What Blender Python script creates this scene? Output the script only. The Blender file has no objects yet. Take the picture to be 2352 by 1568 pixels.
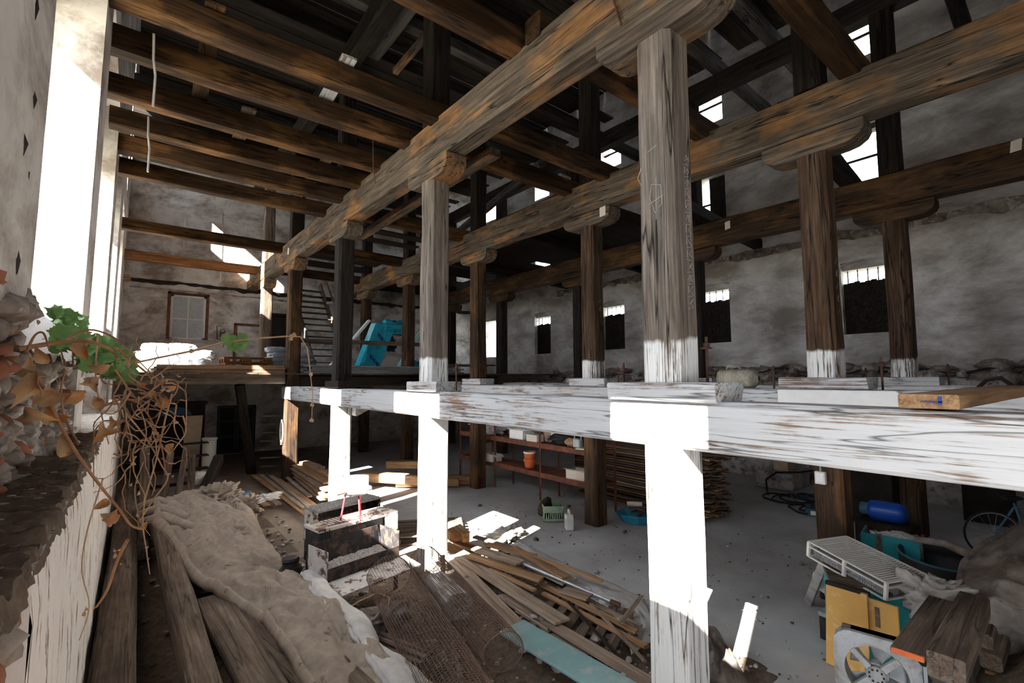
import bpy, math, random
from mathutils import Vector, Matrix, noise
R=random.Random(7)
S=bpy.context.scene; COL=S.collection
PI=math.pi
# ------------------------------------------------------------------ camera
EYE=2.85
FPX=1088.57; YAW=math.radians(38.695); PIT=math.radians(4.474); ROL=math.radians(-.217)
fw=Vector((math.sin(YAW)*math.cos(PIT),math.cos(YAW)*math.cos(PIT),math.sin(PIT)))
rt=Vector((math.cos(YAW),-math.sin(YAW),0)); up=rt.cross(fw)
rt,up=(rt*math.cos(ROL)+up*math.sin(ROL)),(up*math.cos(ROL)-rt*math.sin(ROL))
cam=bpy.data.cameras.new('camera'); co=bpy.data.objects.new('camera',cam); COL.objects.link(co)
cam.sensor_width=36; cam.lens=FPX/2352*36; cam.clip_start=.02; cam.clip_end=300
m=Matrix((rt,up,-fw)).transposed().to_4x4(); m.translation=(0,0,EYE); co.matrix_world=m
S.camera=co
def at(px,py,x=None,y=None,z=None):
    """point of a measured photo position on a known plane of the place"""
    d=(px-1176)*rt+(784-py)*up+FPX*fw
    t=x/d.x if x is not None else y/d.y if y is not None else (z-EYE)/d.z
    p=d*t; p.z+=EYE
    return p
# ------------------------------------------------------------------ materials
def nt(name):
    m=bpy.data.materials.new(name); m.use_nodes=True; t=m.node_tree; t.nodes.clear()
    o=t.nodes.new('ShaderNodeOutputMaterial'); b=t.nodes.new('ShaderNodeBsdfPrincipled')
    t.links.new(b.outputs[0],o.inputs[0]); return m,t,b
class N:
    def __init__(s,t): s.t=t; s.co=None
    def n(s,ty,**k):
        x=s.t.nodes.new(ty)
        for a,v in k.items(): setattr(x,a,v)
        return x
    def l(s,a,b): s.t.links.new(a,b)
    def coords(s,scale,rnd=True):
        if s.co is None:
            tc=s.n('ShaderNodeTexCoord'); s.tc=tc
            if rnd:
                oi=s.n('ShaderNodeObjectInfo'); mu=s.n('ShaderNodeMath',operation='MULTIPLY'); mu.inputs[1].default_value=57.
                s.l(oi.outputs['Random'],mu.inputs[0]); ad=s.n('ShaderNodeVectorMath',operation='ADD')
                s.l(tc.outputs['Object'],ad.inputs[0]); s.l(mu.outputs[0],ad.inputs[1]); s.co=ad.outputs[0]
            else: s.co=tc.outputs['Object']
        mp=s.n('ShaderNodeMapping'); mp.inputs['Scale'].default_value=scale if hasattr(scale,'__len__') else (scale,)*3
        s.l(s.co,mp.inputs['Vector']); return mp.outputs[0]
    def noise(s,scale,detail=6,rough=.6,dist=0,rnd=True):
        x=s.n('ShaderNodeTexNoise'); x.inputs['Scale'].default_value=1; x.inputs['Detail'].default_value=detail
        x.inputs['Roughness'].default_value=rough; x.inputs['Distortion'].default_value=dist
        s.l(s.coords(scale,rnd),x.inputs['Vector']); return x.outputs['Fac']
    def ramp(s,fac,stops):
        r=s.n('ShaderNodeValToRGB'); e=r.color_ramp.elements
        while len(e)<len(stops): e.new(.5)
        for i,(p,c) in enumerate(stops):
            e[i].position=p; e[i].color=(c,c,c,1) if not hasattr(c,'__len__') else (*c,1)
        s.l(fac,r.inputs[0]); return r.outputs[0]
    def mix(s,f,a,b,ty='MIX'):
        x=s.n('ShaderNodeMix',data_type='RGBA',blend_type=ty)
        for i,v in ((0,f),(6,a),(7,b)):
            if hasattr(v,'is_linked') or hasattr(v,'links'): s.l(v,x.inputs[i])
            elif i==0: x.inputs[0].default_value=v
            else: x.inputs[i].default_value=(*v,1)
        return x.outputs[2]
    def bump(s,b,h,st=.4,d=.02):
        x=s.n('ShaderNodeBump'); x.inputs['Strength'].default_value=st; x.inputs['Distance'].default_value=d
        s.l(h,x.inputs['Height']); s.l(x.outputs[0],b.inputs['Normal'])
MATS={}
def wood(name,dark,mid,light,wash=0,foot=0,crack=1,rough=.8,stain=.35,washcol=(.80,.80,.78),orange=0):
    m,t,b=nt(name); n=N(t)
    g=n.noise((.9,16,16),7,.65,.6); c=n.ramp(g,[(.28,dark),(.5,mid),(.72,light)])
    f=n.noise((1.5,70,70),3,.6); c=n.mix(.55,c,n.ramp(f,[(.3,.35),(.65,1.)]),'MULTIPLY')
    big=n.noise((.8,1.7,1.7),4,.6)
    if orange: c=n.mix(n.ramp(big,[(.5,0.),(.62,orange)]),c,n.mix(.7,(.50,.24,.075),n.ramp(g,[(.3,.35),(.65,1.)]),'MULTIPLY'))
    c=n.mix(stain,c,n.ramp(n.noise((1.3,2.6,2.6),5,.7),[(.35,(.16,.14,.13)),(.62,(1,1,1))]),'MULTIPLY')
    if wash or foot:
        k=n.noise((1.1,48,48),5,.7,.5); lg=n.noise((1.1,2.2,2.2),5,.65)
        ad=n.n('ShaderNodeMath',operation='MULTIPLY_ADD'); ad.inputs[1].default_value=.55; n.l(k,ad.inputs[0])
        mm=n.n('ShaderNodeMath',operation='MULTIPLY'); mm.inputs[1].default_value=.45; n.l(lg,mm.inputs[0]); n.l(mm.outputs[0],ad.inputs[2])
        wsh=n.ramp(ad.outputs[0],[(.60-.3*(wash or .62),0.),(.66-.3*(wash or .62),1.)])
        if foot:
            sp=n.n('ShaderNodeSeparateXYZ'); n.l(n.tc.outputs['Object'],sp.inputs[0])
            a2=n.n('ShaderNodeMath',operation='MULTIPLY_ADD'); a2.inputs[1].default_value=-.25; n.l(lg,a2.inputs[0]); a2.inputs[2].default_value=.125
            a3=n.n('ShaderNodeMath',operation='ADD'); n.l(sp.outputs[0],a3.inputs[0]); n.l(a2.outputs[0],a3.inputs[1])
            ft=n.ramp(a3.outputs[0],[(max(0,foot-.02),1.),(min(1,foot+.02),0.)])
            wsh=n.mix(1.,wsh,ft,'MULTIPLY')
        c=n.mix(wsh,c,n.mix(.5,washcol,n.ramp(k,[(.3,.72),(.6,1.)]),'MULTIPLY'))
    if crack:
        cr=n.noise((.3,6.5,6.5),3,.5,.3); c=n.mix(crack,c,n.ramp(cr,[(.484,1.),(.5,.05),(.516,1.)]),'MULTIPLY')
    n.l(c,b.inputs['Base Color']); b.inputs['Roughness'].default_value=rough; b.inputs['Specular IOR Level'].default_value=.2
    n.bump(b,g,.55,.015); MATS[name]=m; return m
def plain(name,c,c2=None,sc=8,rough=.7,metal=0,spec=.3,bump=.25,dirt=None,dsc=2.5,dlo=.45,dhi=.62,rnd=True,detail=6):
    m,t,b=nt(name); n=N(t)
    f=n.noise(sc,detail,.65,.2,rnd); col=n.ramp(f,[(.33,c),(.67,c2 or tuple(v*.7 for v in c))])
    if dirt: col=n.mix(n.ramp(n.noise(dsc,7,.7,.3,rnd),[(dlo,1.),(dhi,0.)]),col,dirt)
    n.l(col,b.inputs['Base Color']); b.inputs['Roughness'].default_value=rough; b.inputs['Metallic'].default_value=metal
    b.inputs['Specular IOR Level'].default_value=spec
    if bump: n.bump(b,f,bump,.01)
    MATS[name]=m; return m
wood('oak',(.022,.013,.008),(.062,.036,.021),(.125,.078,.048),orange=.2)
wood('oakfoot',(.035,.02,.012),(.10,.058,.034),(.20,.125,.08),foot=.36)
wood('oakgrey',(.09,.074,.06),(.23,.19,.155),(.42,.355,.295),foot=.36,stain=.25)
wood('beamwood',(.045,.035,.026),(.135,.105,.078),(.27,.215,.16),orange=.6,stain=.35)
wood('joistwood',(0.0164,0.0090,0.0049),(0.0492,0.0246,0.0107),(0.1148,0.0574,0.0230),orange=.3,stain=.35)
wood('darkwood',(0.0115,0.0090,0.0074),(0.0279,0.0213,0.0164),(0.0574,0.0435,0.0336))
wood('greywood',(.05,.043,.04),(.11,.098,.09),(.20,.18,.17),stain=.35)
wood('whitewood',(.16,.105,.075),(.27,.185,.135),(.38,.28,.21),wash=.60,stain=.08,washcol=(.57,.58,.595),crack=.8)
wood('whitepost',(.17,.14,.11),(.32,.26,.21),(.44,.37,.31),wash=.62,stain=.18,washcol=(.70,.69,.67))
wood('halfwhite',(.12,.10,.08),(.24,.19,.15),(.36,.30,.25),wash=.52,stain=.3,washcol=(.62,.62,.62))
wood('fresh',(.22,.115,.055),(.40,.23,.12),(.55,.36,.21),crack=.4,stain=.25)
wood('dusty',(.085,.06,.043),(.19,.14,.105),(.31,.245,.195),crack=.7,stain=.5)
wood('tan',(.20,.14,.10),(.36,.265,.20),(.50,.395,.31),crack=.5,stain=.25)
wood('orangewood',(.16,.06,.02),(.30,.13,.05),(.45,.22,.09),crack=.6)
wood('greyboard',(.13,.14,.15),(.20,.215,.225),(.30,.31,.32),crack=.3,stain=.2)
plain('plaster',(.70,.665,.63),(.57,.53,.495),sc=2.2,bump=.3,dirt=(.25,.205,.17),dsc=(.9,.7,1.3),dlo=.38,dhi=.56,rough=.95,rnd=False)
plain('plasterdim',(.76,.73,.70),(.63,.595,.56),sc=2.0,bump=.3,dirt=(.33,.285,.25),dsc=(.8,.55,1.2),dlo=.38,dhi=.60,rough=.95,rnd=False)
plain('limewash',(.84,.80,.76),(.78,.72,.66),sc=5,bump=.8,dirt=(.22,.13,.085),dsc=(12,12,2.4),dlo=.395,dhi=.44,rough=.95,rnd=False)
plain('rubble',(.40,.345,.30),(.09,.058,.042),sc=4,bump=1.,dirt=(.60,.56,.52),dsc=3.5,dlo=.34,dhi=.46,rough=.95,rnd=True)
plain('stone',(.50,.46,.43),(.28,.25,.23),sc=6,bump=.8,dirt=(.10,.075,.06),dsc=4,dlo=.36,dhi=.5,rough=.95)
plain('soil',(.17,.125,.09),(.07,.05,.036),sc=14,bump=1.,dirt=(.25,.19,.14),dsc=26,dlo=.30,dhi=.40,rough=1.)
plain('brick',(.36,.13,.07),(.22,.09,.055),sc=5,rough=.95,bump=.6)
plain('nearblack',(.035,.028,.024),(.015,.012,.01),sc=3,rough=.9)  # near-black of dark goods, also painted for shade in holes and recesses
plain('iron',(.07,.045,.038),(.035,.026,.024),sc=20,rough=.75,metal=.4,dirt=(.13,.06,.04),dsc=12)
plain('blackmetal',(.03,.028,.03),(.012,.012,.013),sc=9,rough=.6,metal=.3,spec=.4,dirt=(.10,.065,.05),dsc=6,dlo=.4,dhi=.5)
plain('rustred',(.32,.095,.05),(.17,.055,.032),sc=9,rough=.8,dirt=(.11,.05,.032),dsc=7)
plain('rustmesh',(.19,.12,.09),(.09,.06,.048),sc=14,rough=.85,metal=.2)
plain('galv',(.55,.56,.58),(.40,.41,.43),sc=6,rough=.5,metal=.6)
plain('whitemetal',(.80,.79,.75),(.70,.68,.64),sc=4,rough=.55,dirt=(.34,.16,.08),dsc=9,dlo=.27,dhi=.33)
plain('greymetal',(.40,.41,.42),(.31,.32,.33),sc=5,rough=.65,metal=.1,dirt=(.20,.185,.17),dsc=5,dlo=.38,dhi=.55)
plain('peelmetal',(.60,.58,.56),(.45,.42,.40),sc=7,rough=.7,metal=.2,dirt=(.10,.055,.04),dsc=6,dlo=.42,dhi=.48)
plain('tealboard',(.19,.315,.32),(.165,.275,.285),sc=3,rough=.7,dirt=(.33,.35,.33),dsc=3.5,dlo=.32,dhi=.5)
plain('turquoise',(.02,.30,.33),(.015,.23,.26),sc=3,rough=.6,dirt=(.10,.16,.16),dsc=4,dlo=.33,dhi=.42)
plain('ochre',(.72,.42,.12),(.62,.35,.10),sc=3,rough=.6,dirt=(.75,.58,.36),dsc=4,dlo=.36,dhi=.48)
plain('cloth',(.37,.305,.25),(.26,.21,.17),sc=9,rough=1.,spec=.05,bump=.5,dirt=(.13,.085,.055),dsc=7,dlo=.31,dhi=.40)
plain('clothgrey',(.26,.225,.20),(.15,.125,.11),sc=7,rough=1.,spec=.05,bump=.5,dirt=(.13,.095,.075),dsc=2.2,dlo=.38,dhi=.5)
plain('ragpale',(.56,.54,.52),(.42,.40,.385),sc=8,rough=1.,spec=.05,bump=.4)
plain('sackwhite',(.80,.80,.80),(.66,.67,.69),sc=4,rough=.8,bump=.3)
plain('sackgrey',(.42,.45,.48),(.30,.325,.35),sc=4,rough=.7,bump=.4)
plain('film',(.03,.50,.62),(.02,.34,.50),sc=5,rough=.25,spec=.6,bump=.7)
plain('foam',(.50,.70,.68),(.42,.63,.63),sc=5,rough=.8)
plain('foamwhite',(.78,.80,.80),(.70,.73,.74),sc=5,rough=.85)
plain('blueink',(.02,.06,.28),(.015,.045,.22),rough=.6,bump=0)
plain('card',(.50,.38,.27),(.42,.31,.21),sc=4,rough=.9,bump=.15)
plain('cardpale',(.68,.62,.55),(.60,.54,.47),sc=4,rough=.9,bump=.15)
plain('paper',(.82,.82,.80),(.72,.72,.71),sc=4,rough=.8,bump=.1)
plain('greencrate',(.30,.42,.30),(.23,.33,.24),sc=6,rough=.6,dirt=(.22,.22,.18),dsc=5,dlo=.36,dhi=.46)
plain('blueplastic',(.03,.27,.42),(.025,.20,.34),sc=5,rough=.5,dirt=(.25,.30,.32),dsc=6,dlo=.33,dhi=.43)
plain('bluegas',(.006,.07,.42),(.005,.055,.33),sc=4,rough=.35,spec=.5,bump=.1)
plain('greypaint',(.32,.345,.37),(.25,.27,.29),sc=6,rough=.6)
plain('canister',(.72,.70,.66),(.62,.59,.54),sc=5,rough=.5,bump=.1)
plain('beigeplastic',(.50,.47,.38),(.38,.35,.28),sc=5,rough=.55,dirt=(.25,.215,.17),dsc=5)
plain('orangeplastic',(.62,.14,.04),(.50,.10,.03),sc=5,rough=.5)
plain('rubber',(.02,.02,.022),(.012,.012,.013),sc=9,rough=.6,bump=.2)
plain('bluegrey',(.05,.14,.20),(.04,.10,.15),sc=6,rough=.6)
plain('ash',(.40,.385,.37),(.13,.115,.105),sc=38,rough=1.,bump=1.)
plain('pvc',(.62,.62,.58),(.52,.52,.48),sc=3,rough=.5)
plain('twig',(.42,.225,.115),(.27,.13,.065),sc=12,rough=.8)
plain('twigdry',(.50,.33,.21),(.36,.22,.13),sc=12,rough=.9)
plain('dryleaf',(.56,.22,.05),(.32,.11,.03),sc=10,rough=.8,dirt=(.40,.26,.14),dsc=9)
plain('greenleaf',(.20,.34,.11),(.11,.23,.065),sc=9,rough=.6)
plain('redpaint',(.36,.035,.045),(.27,.025,.035),sc=9,rough=.5)
plain('chalk',(.46,.45,.43),(.40,.39,.38),rough=1.,bump=0)
plain('graphite',(.06,.055,.05),(.04,.04,.04),rough=1.,bump=0)
plain('greydark',(.06,.065,.07),(.04,.043,.046),sc=6,rough=.6)
plain('frost',(.50,.54,.57),(.40,.44,.47),rough=.4,bump=.2)
plain('silver',(.60,.62,.66),(.45,.47,.5),rough=.3,metal=.9,bump=0)
plain('outdoor',(.42,.40,.33),(.34,.33,.26),sc=.6,rough=1.)
def glassdark():
    m,t,b=nt('darkglass'); b.inputs['Base Color'].default_value=(.055,.06,.062,1); b.inputs['Roughness'].default_value=.18; b.inputs['Specular IOR Level'].default_value=.6
    MATS['darkglass']=m
glassdark()
def floormat():
    m,t,b=nt('floorconcrete'); n=N(t)
    g=n.noise(1.1,8,.65,.2,False); c=n.ramp(g,[(.3,(.34,.33,.325)),(.7,(.50,.49,.485))])
    d=n.ramp(n.noise(1.6,7,.7,.2,False),[(.3,(.15,.11,.08)),(.7,(.27,.205,.155))])
    sp=n.n('ShaderNodeSeparateXYZ'); n.l(n.tc.outputs['Object'],sp.inputs[0])
    w=n.noise(.7,5,.6,0,False); ma=n.n('ShaderNodeMath',operation='MULTIPLY_ADD'); ma.inputs[1].default_value=3.; n.l(w,ma.inputs[0]); n.l(sp.outputs[0],ma.inputs[2])
    my=n.n('ShaderNodeMath',operation='MULTIPLY_ADD'); my.inputs[1].default_value=-.16; n.l(sp.outputs[1],my.inputs[0]); n.l(ma.outputs[0],my.inputs[2])
    mr=n.n('ShaderNodeMapRange'); n.l(my.outputs[0],mr.inputs[0]); mr.inputs[1].default_value=3.6; mr.inputs[2].default_value=5.0
    c=n.mix(mr.outputs[0],d,c)
    s=n.ramp(n.noise(19,3,.6,0,False),[(.70,0.),(.73,1.)]); s2=n.ramp(n.noise(.9,4,.6,0,False),[(.46,0.),(.6,1.)])
    c=n.mix(n.mix(1.,s,s2,'MULTIPLY'),c,(.66,.65,.63))
    k=n.ramp(n.noise(26,3,.6,0,False),[(.73,0.),(.75,.8)]); c=n.mix(k,c,(.05,.038,.03))
    n.l(c,b.inputs['Base Color']); b.inputs['Roughness'].default_value=.9; n.bump(b,g,.35,.02); MATS['floorconcrete']=m
floormat()
# ------------------------------------------------------------------ mesh helpers
class M:
    def __init__(s): s.v=[]; s.f=[]; s.mi=[]
    def add(s,vs,fs,mi=0):
        o=len(s.v); s.v+=[tuple(v) for v in vs]; s.f+=[tuple(i+o for i in f) for f in fs]; s.mi+=[mi]*len(fs); return s
    def hexa(s,c8,mi=0):
        return s.add(c8,[(0,3,2,1),(4,5,6,7),(0,1,5,4),(1,2,6,5),(2,3,7,6),(3,0,4,7)],mi)
    def box(s,lo,hi,mi=0):
        (a,b,c),(d,e,f)=lo,hi
        return s.hexa([(a,b,c),(d,b,c),(d,e,c),(a,e,c),(a,b,f),(d,b,f),(d,e,f),(a,e,f)],mi)
    def cbox(s,c,d,rot=None,mi=0):
        h=Vector(d)/2; q=[Vector((x*h.x,y*h.y,z*h.z)) for z in(-1,1) for x,y in((-1,-1),(1,-1),(1,1),(-1,1))]
        if rot: q=[rot@v for v in q]
        return s.hexa([v+Vector(c) for v in q],mi)
    def bar(s,p,q,w,h,mi=0,upv=(0,0,1)):
        p,q=Vector(p),Vector(q); x=(q-p).normalized(); u=Vector(upv)
        if abs(x.dot(u))>.98: u=Vector((1,0,0))
        y=u.cross(x).normalized(); z=x.cross(y)
        return s.hexa([e+y*a*w/2+z*b*h/2 for b in(-1,1) for e,a in((p,-1),(q,-1),(q,1),(p,1))],mi)
    def tube(s,pts,r,n=8,mi=0,close=False):
        pts=[Vector(p) for p in pts]; k=len(pts); rs=r if hasattr(r,'__len__') else [r]*k
        vs=[];fs=[];pu=None
        for i,p in enumerate(pts):
            a=pts[(i-1)%k] if close or i else pts[0]; b=pts[(i+1)%k] if close or i<k-1 else pts[-1]
            d=(b-a).normalized() if (b-a).length else Vector((0,0,1))
            u=pu-d*pu.dot(d) if pu else d.orthogonal()
            if u.length<1e-6: u=d.orthogonal()
            u.normalize(); pu=u; w=d.cross(u)
            vs+=[p+(u*math.cos(2*PI*j/n)+w*math.sin(2*PI*j/n))*rs[i] for j in range(n)]
        for i in range(k if close else k-1):
            a,b=i*n,((i+1)%k)*n
            fs+=[(a+j,a+(j+1)%n,b+(j+1)%n,b+j) for j in range(n)]
        if not close: fs+=[tuple(range(n))[::-1],tuple(range((k-1)*n,k*n))]
        return s.add(vs,fs,mi)
    def lathe(s,prof,n=24,mi=0,mat=None,caps=True):
        vs=[Vector((r*math.cos(2*PI*j/n),r*math.sin(2*PI*j/n),z)) for r,z in prof for j in range(n)]
        if mat: vs=[mat@v for v in vs]
        fs=[(i*n+j,i*n+(j+1)%n,(i+1)*n+(j+1)%n,(i+1)*n+j) for i in range(len(prof)-1) for j in range(n)]
        if caps: fs+=[tuple(range(n))[::-1],tuple(range((len(prof)-1)*n,len(prof)*n))]
        return s.add(vs,fs,mi)
    def grid(s,fn,nu,nv,mi=0):
        return s.add([fn(i/nu,j/nv) for j in range(nv+1) for i in range(nu+1)],
            [(j*(nu+1)+i,j*(nu+1)+i+1,(j+1)*(nu+1)+i+1,(j+1)*(nu+1)+i) for j in range(nv) for i in range(nu)],mi)
    def prism(s,poly,fn,t0,t1,mi=0):
        """poly (a,b) extruded; fn(a,b,t)->point"""
        k=len(poly); vs=[fn(a,b,t0) for a,b in poly]+[fn(a,b,t1) for a,b in poly]
        return s.add(vs,[tuple(range(k))[::-1],tuple(range(k,2*k))]+[(i,(i+1)%k,(i+1)%k+k,i+k) for i in range(k)],mi)
    def rock(s,c,r,seed=0,sub=2,mi=0):
        n1,n2=9,6; c=Vector(c); r=Vector(r) if hasattr(r,'__len__') else Vector((r,r,r)); vs=[]
        for i in range(n2+1):
            th=PI*i/n2
            for j in range(n1):
                ph=2*PI*j/n1; d=Vector((math.sin(th)*math.cos(ph),math.sin(th)*math.sin(ph),math.cos(th)))
                k=1+.45*noise.noise(d*1.6+Vector((seed*3.7,seed,0)))
                vs.append(c+Vector((d.x*r.x,d.y*r.y,d.z*r.z))*k)
        fs=[(i*n1+j,i*n1+(j+1)%n1,(i+1)*n1+(j+1)%n1,(i+1)*n1+j) for i in range(n2) for j in range(n1)]
        return s.add(vs,fs,mi)
    def build(s,name,mat,parent=None,smooth=None,bevel=0):
        me=bpy.data.meshes.new(name); me.from_pydata(s.v,[],s.f)
        for x in (mat if isinstance(mat,(list,tuple)) else [mat]): me.materials.append(MATS[x])
        me.polygons.foreach_set('material_index',s.mi); me.validate(); me.update()
        if smooth is not None:
            me.polygons.foreach_set('use_smooth',[True]*len(me.polygons)); me.set_sharp_from_angle(angle=math.radians(smooth))
        o=bpy.data.objects.new(name,me); COL.objects.link(o)
        if parent: o.parent=parent
        if bevel:
            b=o.modifiers.new('bevel','BEVEL'); b.width=bevel; b.segments=2; b.limit_method='ANGLE'
        return o
def tag(o,label=None,cat=None,group=None,kind=None):
    if label: o['label']=label
    if cat: o['category']=cat
    if group: o['group']=group
    if kind: o['kind']=kind
    return o
def thing(name,label,cat,loc=(0,0,0),rz=0,group=None,rot=None):
    o=bpy.data.objects.new(name,None); o.empty_display_size=.1; COL.objects.link(o); o.location=loc
    o.rotation_euler=rot or (0,0,rz); return tag(o,label,cat,group)
def recenter(o):
    """put a one-mesh thing's origin at the foot of its mesh"""
    vs=o.data.vertices; xs=[v.co.x for v in vs]; ys=[v.co.y for v in vs]; zs=[v.co.z for v in vs]
    c=Vector(((min(xs)+max(xs))/2,(min(ys)+max(ys))/2,min(zs)))
    for v in vs: v.co-=c
    o.location+=c; return o
def struct(name,mb,mat,smooth=None,parent=None):
    o=mb.build(name,mat,parent,smooth); 
    if not parent: o['kind']='structure'
    return o
SEED=[0]
def timber_mesh(L,w,h,rough,cham,seed,bow=0,taper=1.,step=.35,ragged=0):
    n=max(2,int(L/step)); c=min(cham,w*.3,h*.3); a,b=w/2,h/2
    sec=[(-a+c,-b),(a-c,-b),(a,-b+c),(a,b-c),(a-c,b),(-a+c,b),(-a,b-c),(-a,-b+c)]
    mb=M(); vs=[]
    for i in range(n+1):
        x=L*i/n; k=1+(taper-1)*i/n; dz=bow*math.sin(PI*i/n)
        for j,(y,z) in enumerate(sec):
            q=j//2; xx=x
            if ragged and i in(0,n): xx+=ragged*noise.noise(Vector((seed*1.3+i,y*9,z*9)))
            vs.append((xx,y*k+rough*noise.noise(Vector((x*.9+seed*5.1,q*3.3,seed))),z*k+dz+rough*noise.noise(Vector((x*.9-seed*2.7,q*5.3+40,seed)))))
    fs=[(i*8+j,i*8+(j+1)%8,(i+1)*8+(j+1)%8,(i+1)*8+j) for i in range(n) for j in range(8)]
    fs+=[tuple(range(8))[::-1],tuple(range(n*8,n*8+8))]
    return mb.add(vs,fs)
def frame(p0,p1,roll=0):
    p0,p1=Vector(p0),Vector(p1); x=(p1-p0).normalized(); u=Vector((0,0,1))
    if abs(x.z)>.95: u=Vector((1,0,0))
    y=u.cross(x).normalized(); z=x.cross(y)
    m=Matrix((x,y,z)).transposed()
    if roll: m=m@Matrix.Rotation(roll,3,'X')
    m=m.to_4x4(); m.translation=p0; return m
def timber(name,label,cat,p0,p1,w,h,mat,rough=.014,cham=.022,bow=0,group=None,parent=None,roll=0,taper=1.,ragged=0,step=.35):
    SEED[0]+=1
    o=timber_mesh((Vector(p1)-Vector(p0)).length,w,h,rough,cham,SEED[0],bow,taper,step,ragged).build(name,mat,parent,35)
    o.matrix_basis=frame(p0,p1,roll)
    if cat: tag(o,label,cat,group)
    return o
def part(o): return o
def dup(o,loc=None,rz=None,label=None,parent=None):
    c=o.copy(); COL.objects.link(c)
    if parent: c.parent=parent
    if loc is not None: c.location=loc
    if rz is not None: c.rotation_euler.z=rz
    if label: c['label']=label
    for ch in list(o.children): dup(ch,parent=c)
    return c
ORD=['first','second','third','fourth','fifth','sixth','seventh','eighth','ninth','tenth','eleventh','twelfth']
#@@SHELL
# ------------------------------------------------------------------ setting
XR,YB,YN=14.6,21.3,-3.4
XA,XB,XC=3.45,7.1,11.1
ROWY=[2.34,6.46,10.56,14.72,18.5]
def wallx(z): return -.38+.010*(z-5)
XLOW=-.19
f=M(); f.grid(lambda u,v:(-1.2+u*17,-3.6+v*25.2,.012*noise.noise(Vector((u*30,v*45,0)))-.012),60,90)
struct('floor',f,'floorconcrete',60)
# left wall: lower storey with a ledge, piers and deep window niches above it
def wl(mb,x0,x1,y0,y1,z0,z1,step=.3,amp=.012,mi=0,wx=wallx):
    """block whose room face follows wallx and is uneven; x0 outer, x1 inner offset"""
    ny=max(1,int((y1-y0)/step)); nz=max(1,int((z1-z0)/step))
    def p(u,v):
        y=y0+(y1-y0)*u; z=z0+(z1-z0)*v
        if wx is not wallx and u==0: y+=.10*noise.noise(Vector((1,z*4,6)))+.05*noise.noise(Vector((1,z*13,6)))
        if wx is not wallx and v==1: return (wx(z)-.02+.03*noise.noise(Vector((y*9,1,4))),y,z)
        return (wx(z)+x1+amp*noise.noise(Vector((y*2.2,z*2.2,3)))+amp*.5*noise.noise(Vector((y*7,z*7,8))),y,z)
    mb.grid(p,ny,nz,mi)
    a,b=wx(z0)+x1,wx(z1)+x1
    mb.add([(x0,y0,z0),(a,y0,z0),(a,y1,z0),(x0,y1,z0),(x0,y0,z1),(b,y0,z1),(b,y1,z1),(x0,y1,z1)],
        [(0,3,2,1),(4,5,6,7),(0,1,5,4),(2,3,7,6),(3,0,4,7)],mi)
NEAR=[.30,4.35,8.42,12.5,15.3]; INN=[-1.4,3.2,7.0,11.1,15.0]; FAR=[1.49,6.1,10.1,13.45,17.2]; SILL=[4.70,3.72,3.72,4.4,4.0]
w=M()
wl(w,-1.15,0,1.9,YB,0,2.32,.16,.014,0,lambda z:XLOW)                          # lower storey
struct('wall_left_lower',w,'limewash',60)
w=M()
XO=-1.15
def face(mb,y0,y1,z0,z1,step=.22,amp=.012):
    def p(u,v):
        y=y0+(y1-y0)*u; z=z0+(z1-z0)*v; e=0 if u in(0,1) or v in(0,1) else 1
        return (wallx(z)+e*(amp*noise.noise(Vector((y*2.2,z*2.2,3)))+amp*.5*noise.noise(Vector((y*7,z*7,8)))),y+(1-e)*.025*noise.noise(Vector((y,z*3.1,2))),z)
    mb.grid(p,max(2,int((y1-y0)/step)),max(2,int((z1-z0)/step)))
def splay(y0,y1,yo0,yo1,z0,z1):                      # pier, room face y0..y1, outer face yo0..yo1
    face(w,y0,y1,z0,z1)
    a,b=wallx(z0),wallx(z1); n=24
    for ya,yb,fl in ((y0,yo0,0),(y1,yo1,1)):          # uneven reveals
        def p(u,v):
            z=z0+(z1-z0)*v; x=wallx(z)+(XO-wallx(z))*u; y=ya+(yb-ya)*u
            return (x,y+(.025*noise.noise(Vector((ya,z*3.1,2))) if u==0 else .02*noise.noise(Vector((x*4,z*3,ya)))),z)
        w.grid(p,5,n)
    w.add([(XO,yo0,z0),(XO,yo1,z0),(XO,yo1,z1),(XO,yo0,z1)],[(0,1,2,3)])
    w.add([(a,y0,z0),(a,y1,z0),(XO,yo1,z0),(XO,yo0,z0)],[(0,1,2,3)])
ZT=7.4
for k in range(4):
    z0=3.15 if k==0 else 2.32
    splay(FAR[k],INN[k+1],FAR[k],NEAR[k+1],z0,ZT)
splay(FAR[4],YB,FAR[4],YB,2.32,ZT)
for k in range(5):
    w.box((XO,NEAR[k],2.32),(XO+.16,FAR[k],SILL[k]))      # thin parapet under each outer opening
    w.box((XO,INN[k]-.1 if k==0 else NEAR[k],6.4),(XO+.3,FAR[k],ZT))       # lintel
w.box((XO,-3.6,2.32),(XO+.3,NEAR[0],ZT))
wl(w,XO,0,-3.6,YB,ZT,8.3,.4)
N2=[.4,4.45,8.5,12.6,16.7]
for (y0,y1,z0,z1) in ((-3.6,16.6,8.3,14.5),(16.6,17.35,12.4,14.5),(17.35,19.3,8.3,14.5),(19.3,20.4,8.3,9.9),(19.3,20.4,11.5,14.5),(20.4,YB,8.3,14.5)): wl(w,XO+.3,0,y0,y1,z0,z1,.5)
struct('wall_left',w,'plaster',50)
# near end of the lower wall: plaster gone, brick and stone core
w=M(); w.box((-1.1,.3,0),(-.30,1.95,2.25))
for i in range(700):
    z=R.uniform(.0,2.29); w.rock((-.27+R.uniform(-.03,.03),R.uniform(.4,1.9),z),(R.uniform(.04,.07),R.uniform(.04,.11),R.uniform(.03,.07)),i,mi=1 if i%4==0 else 0)
tag(w.build('rubble_core',['rubble','brick'],None,75),kind='structure')
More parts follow.
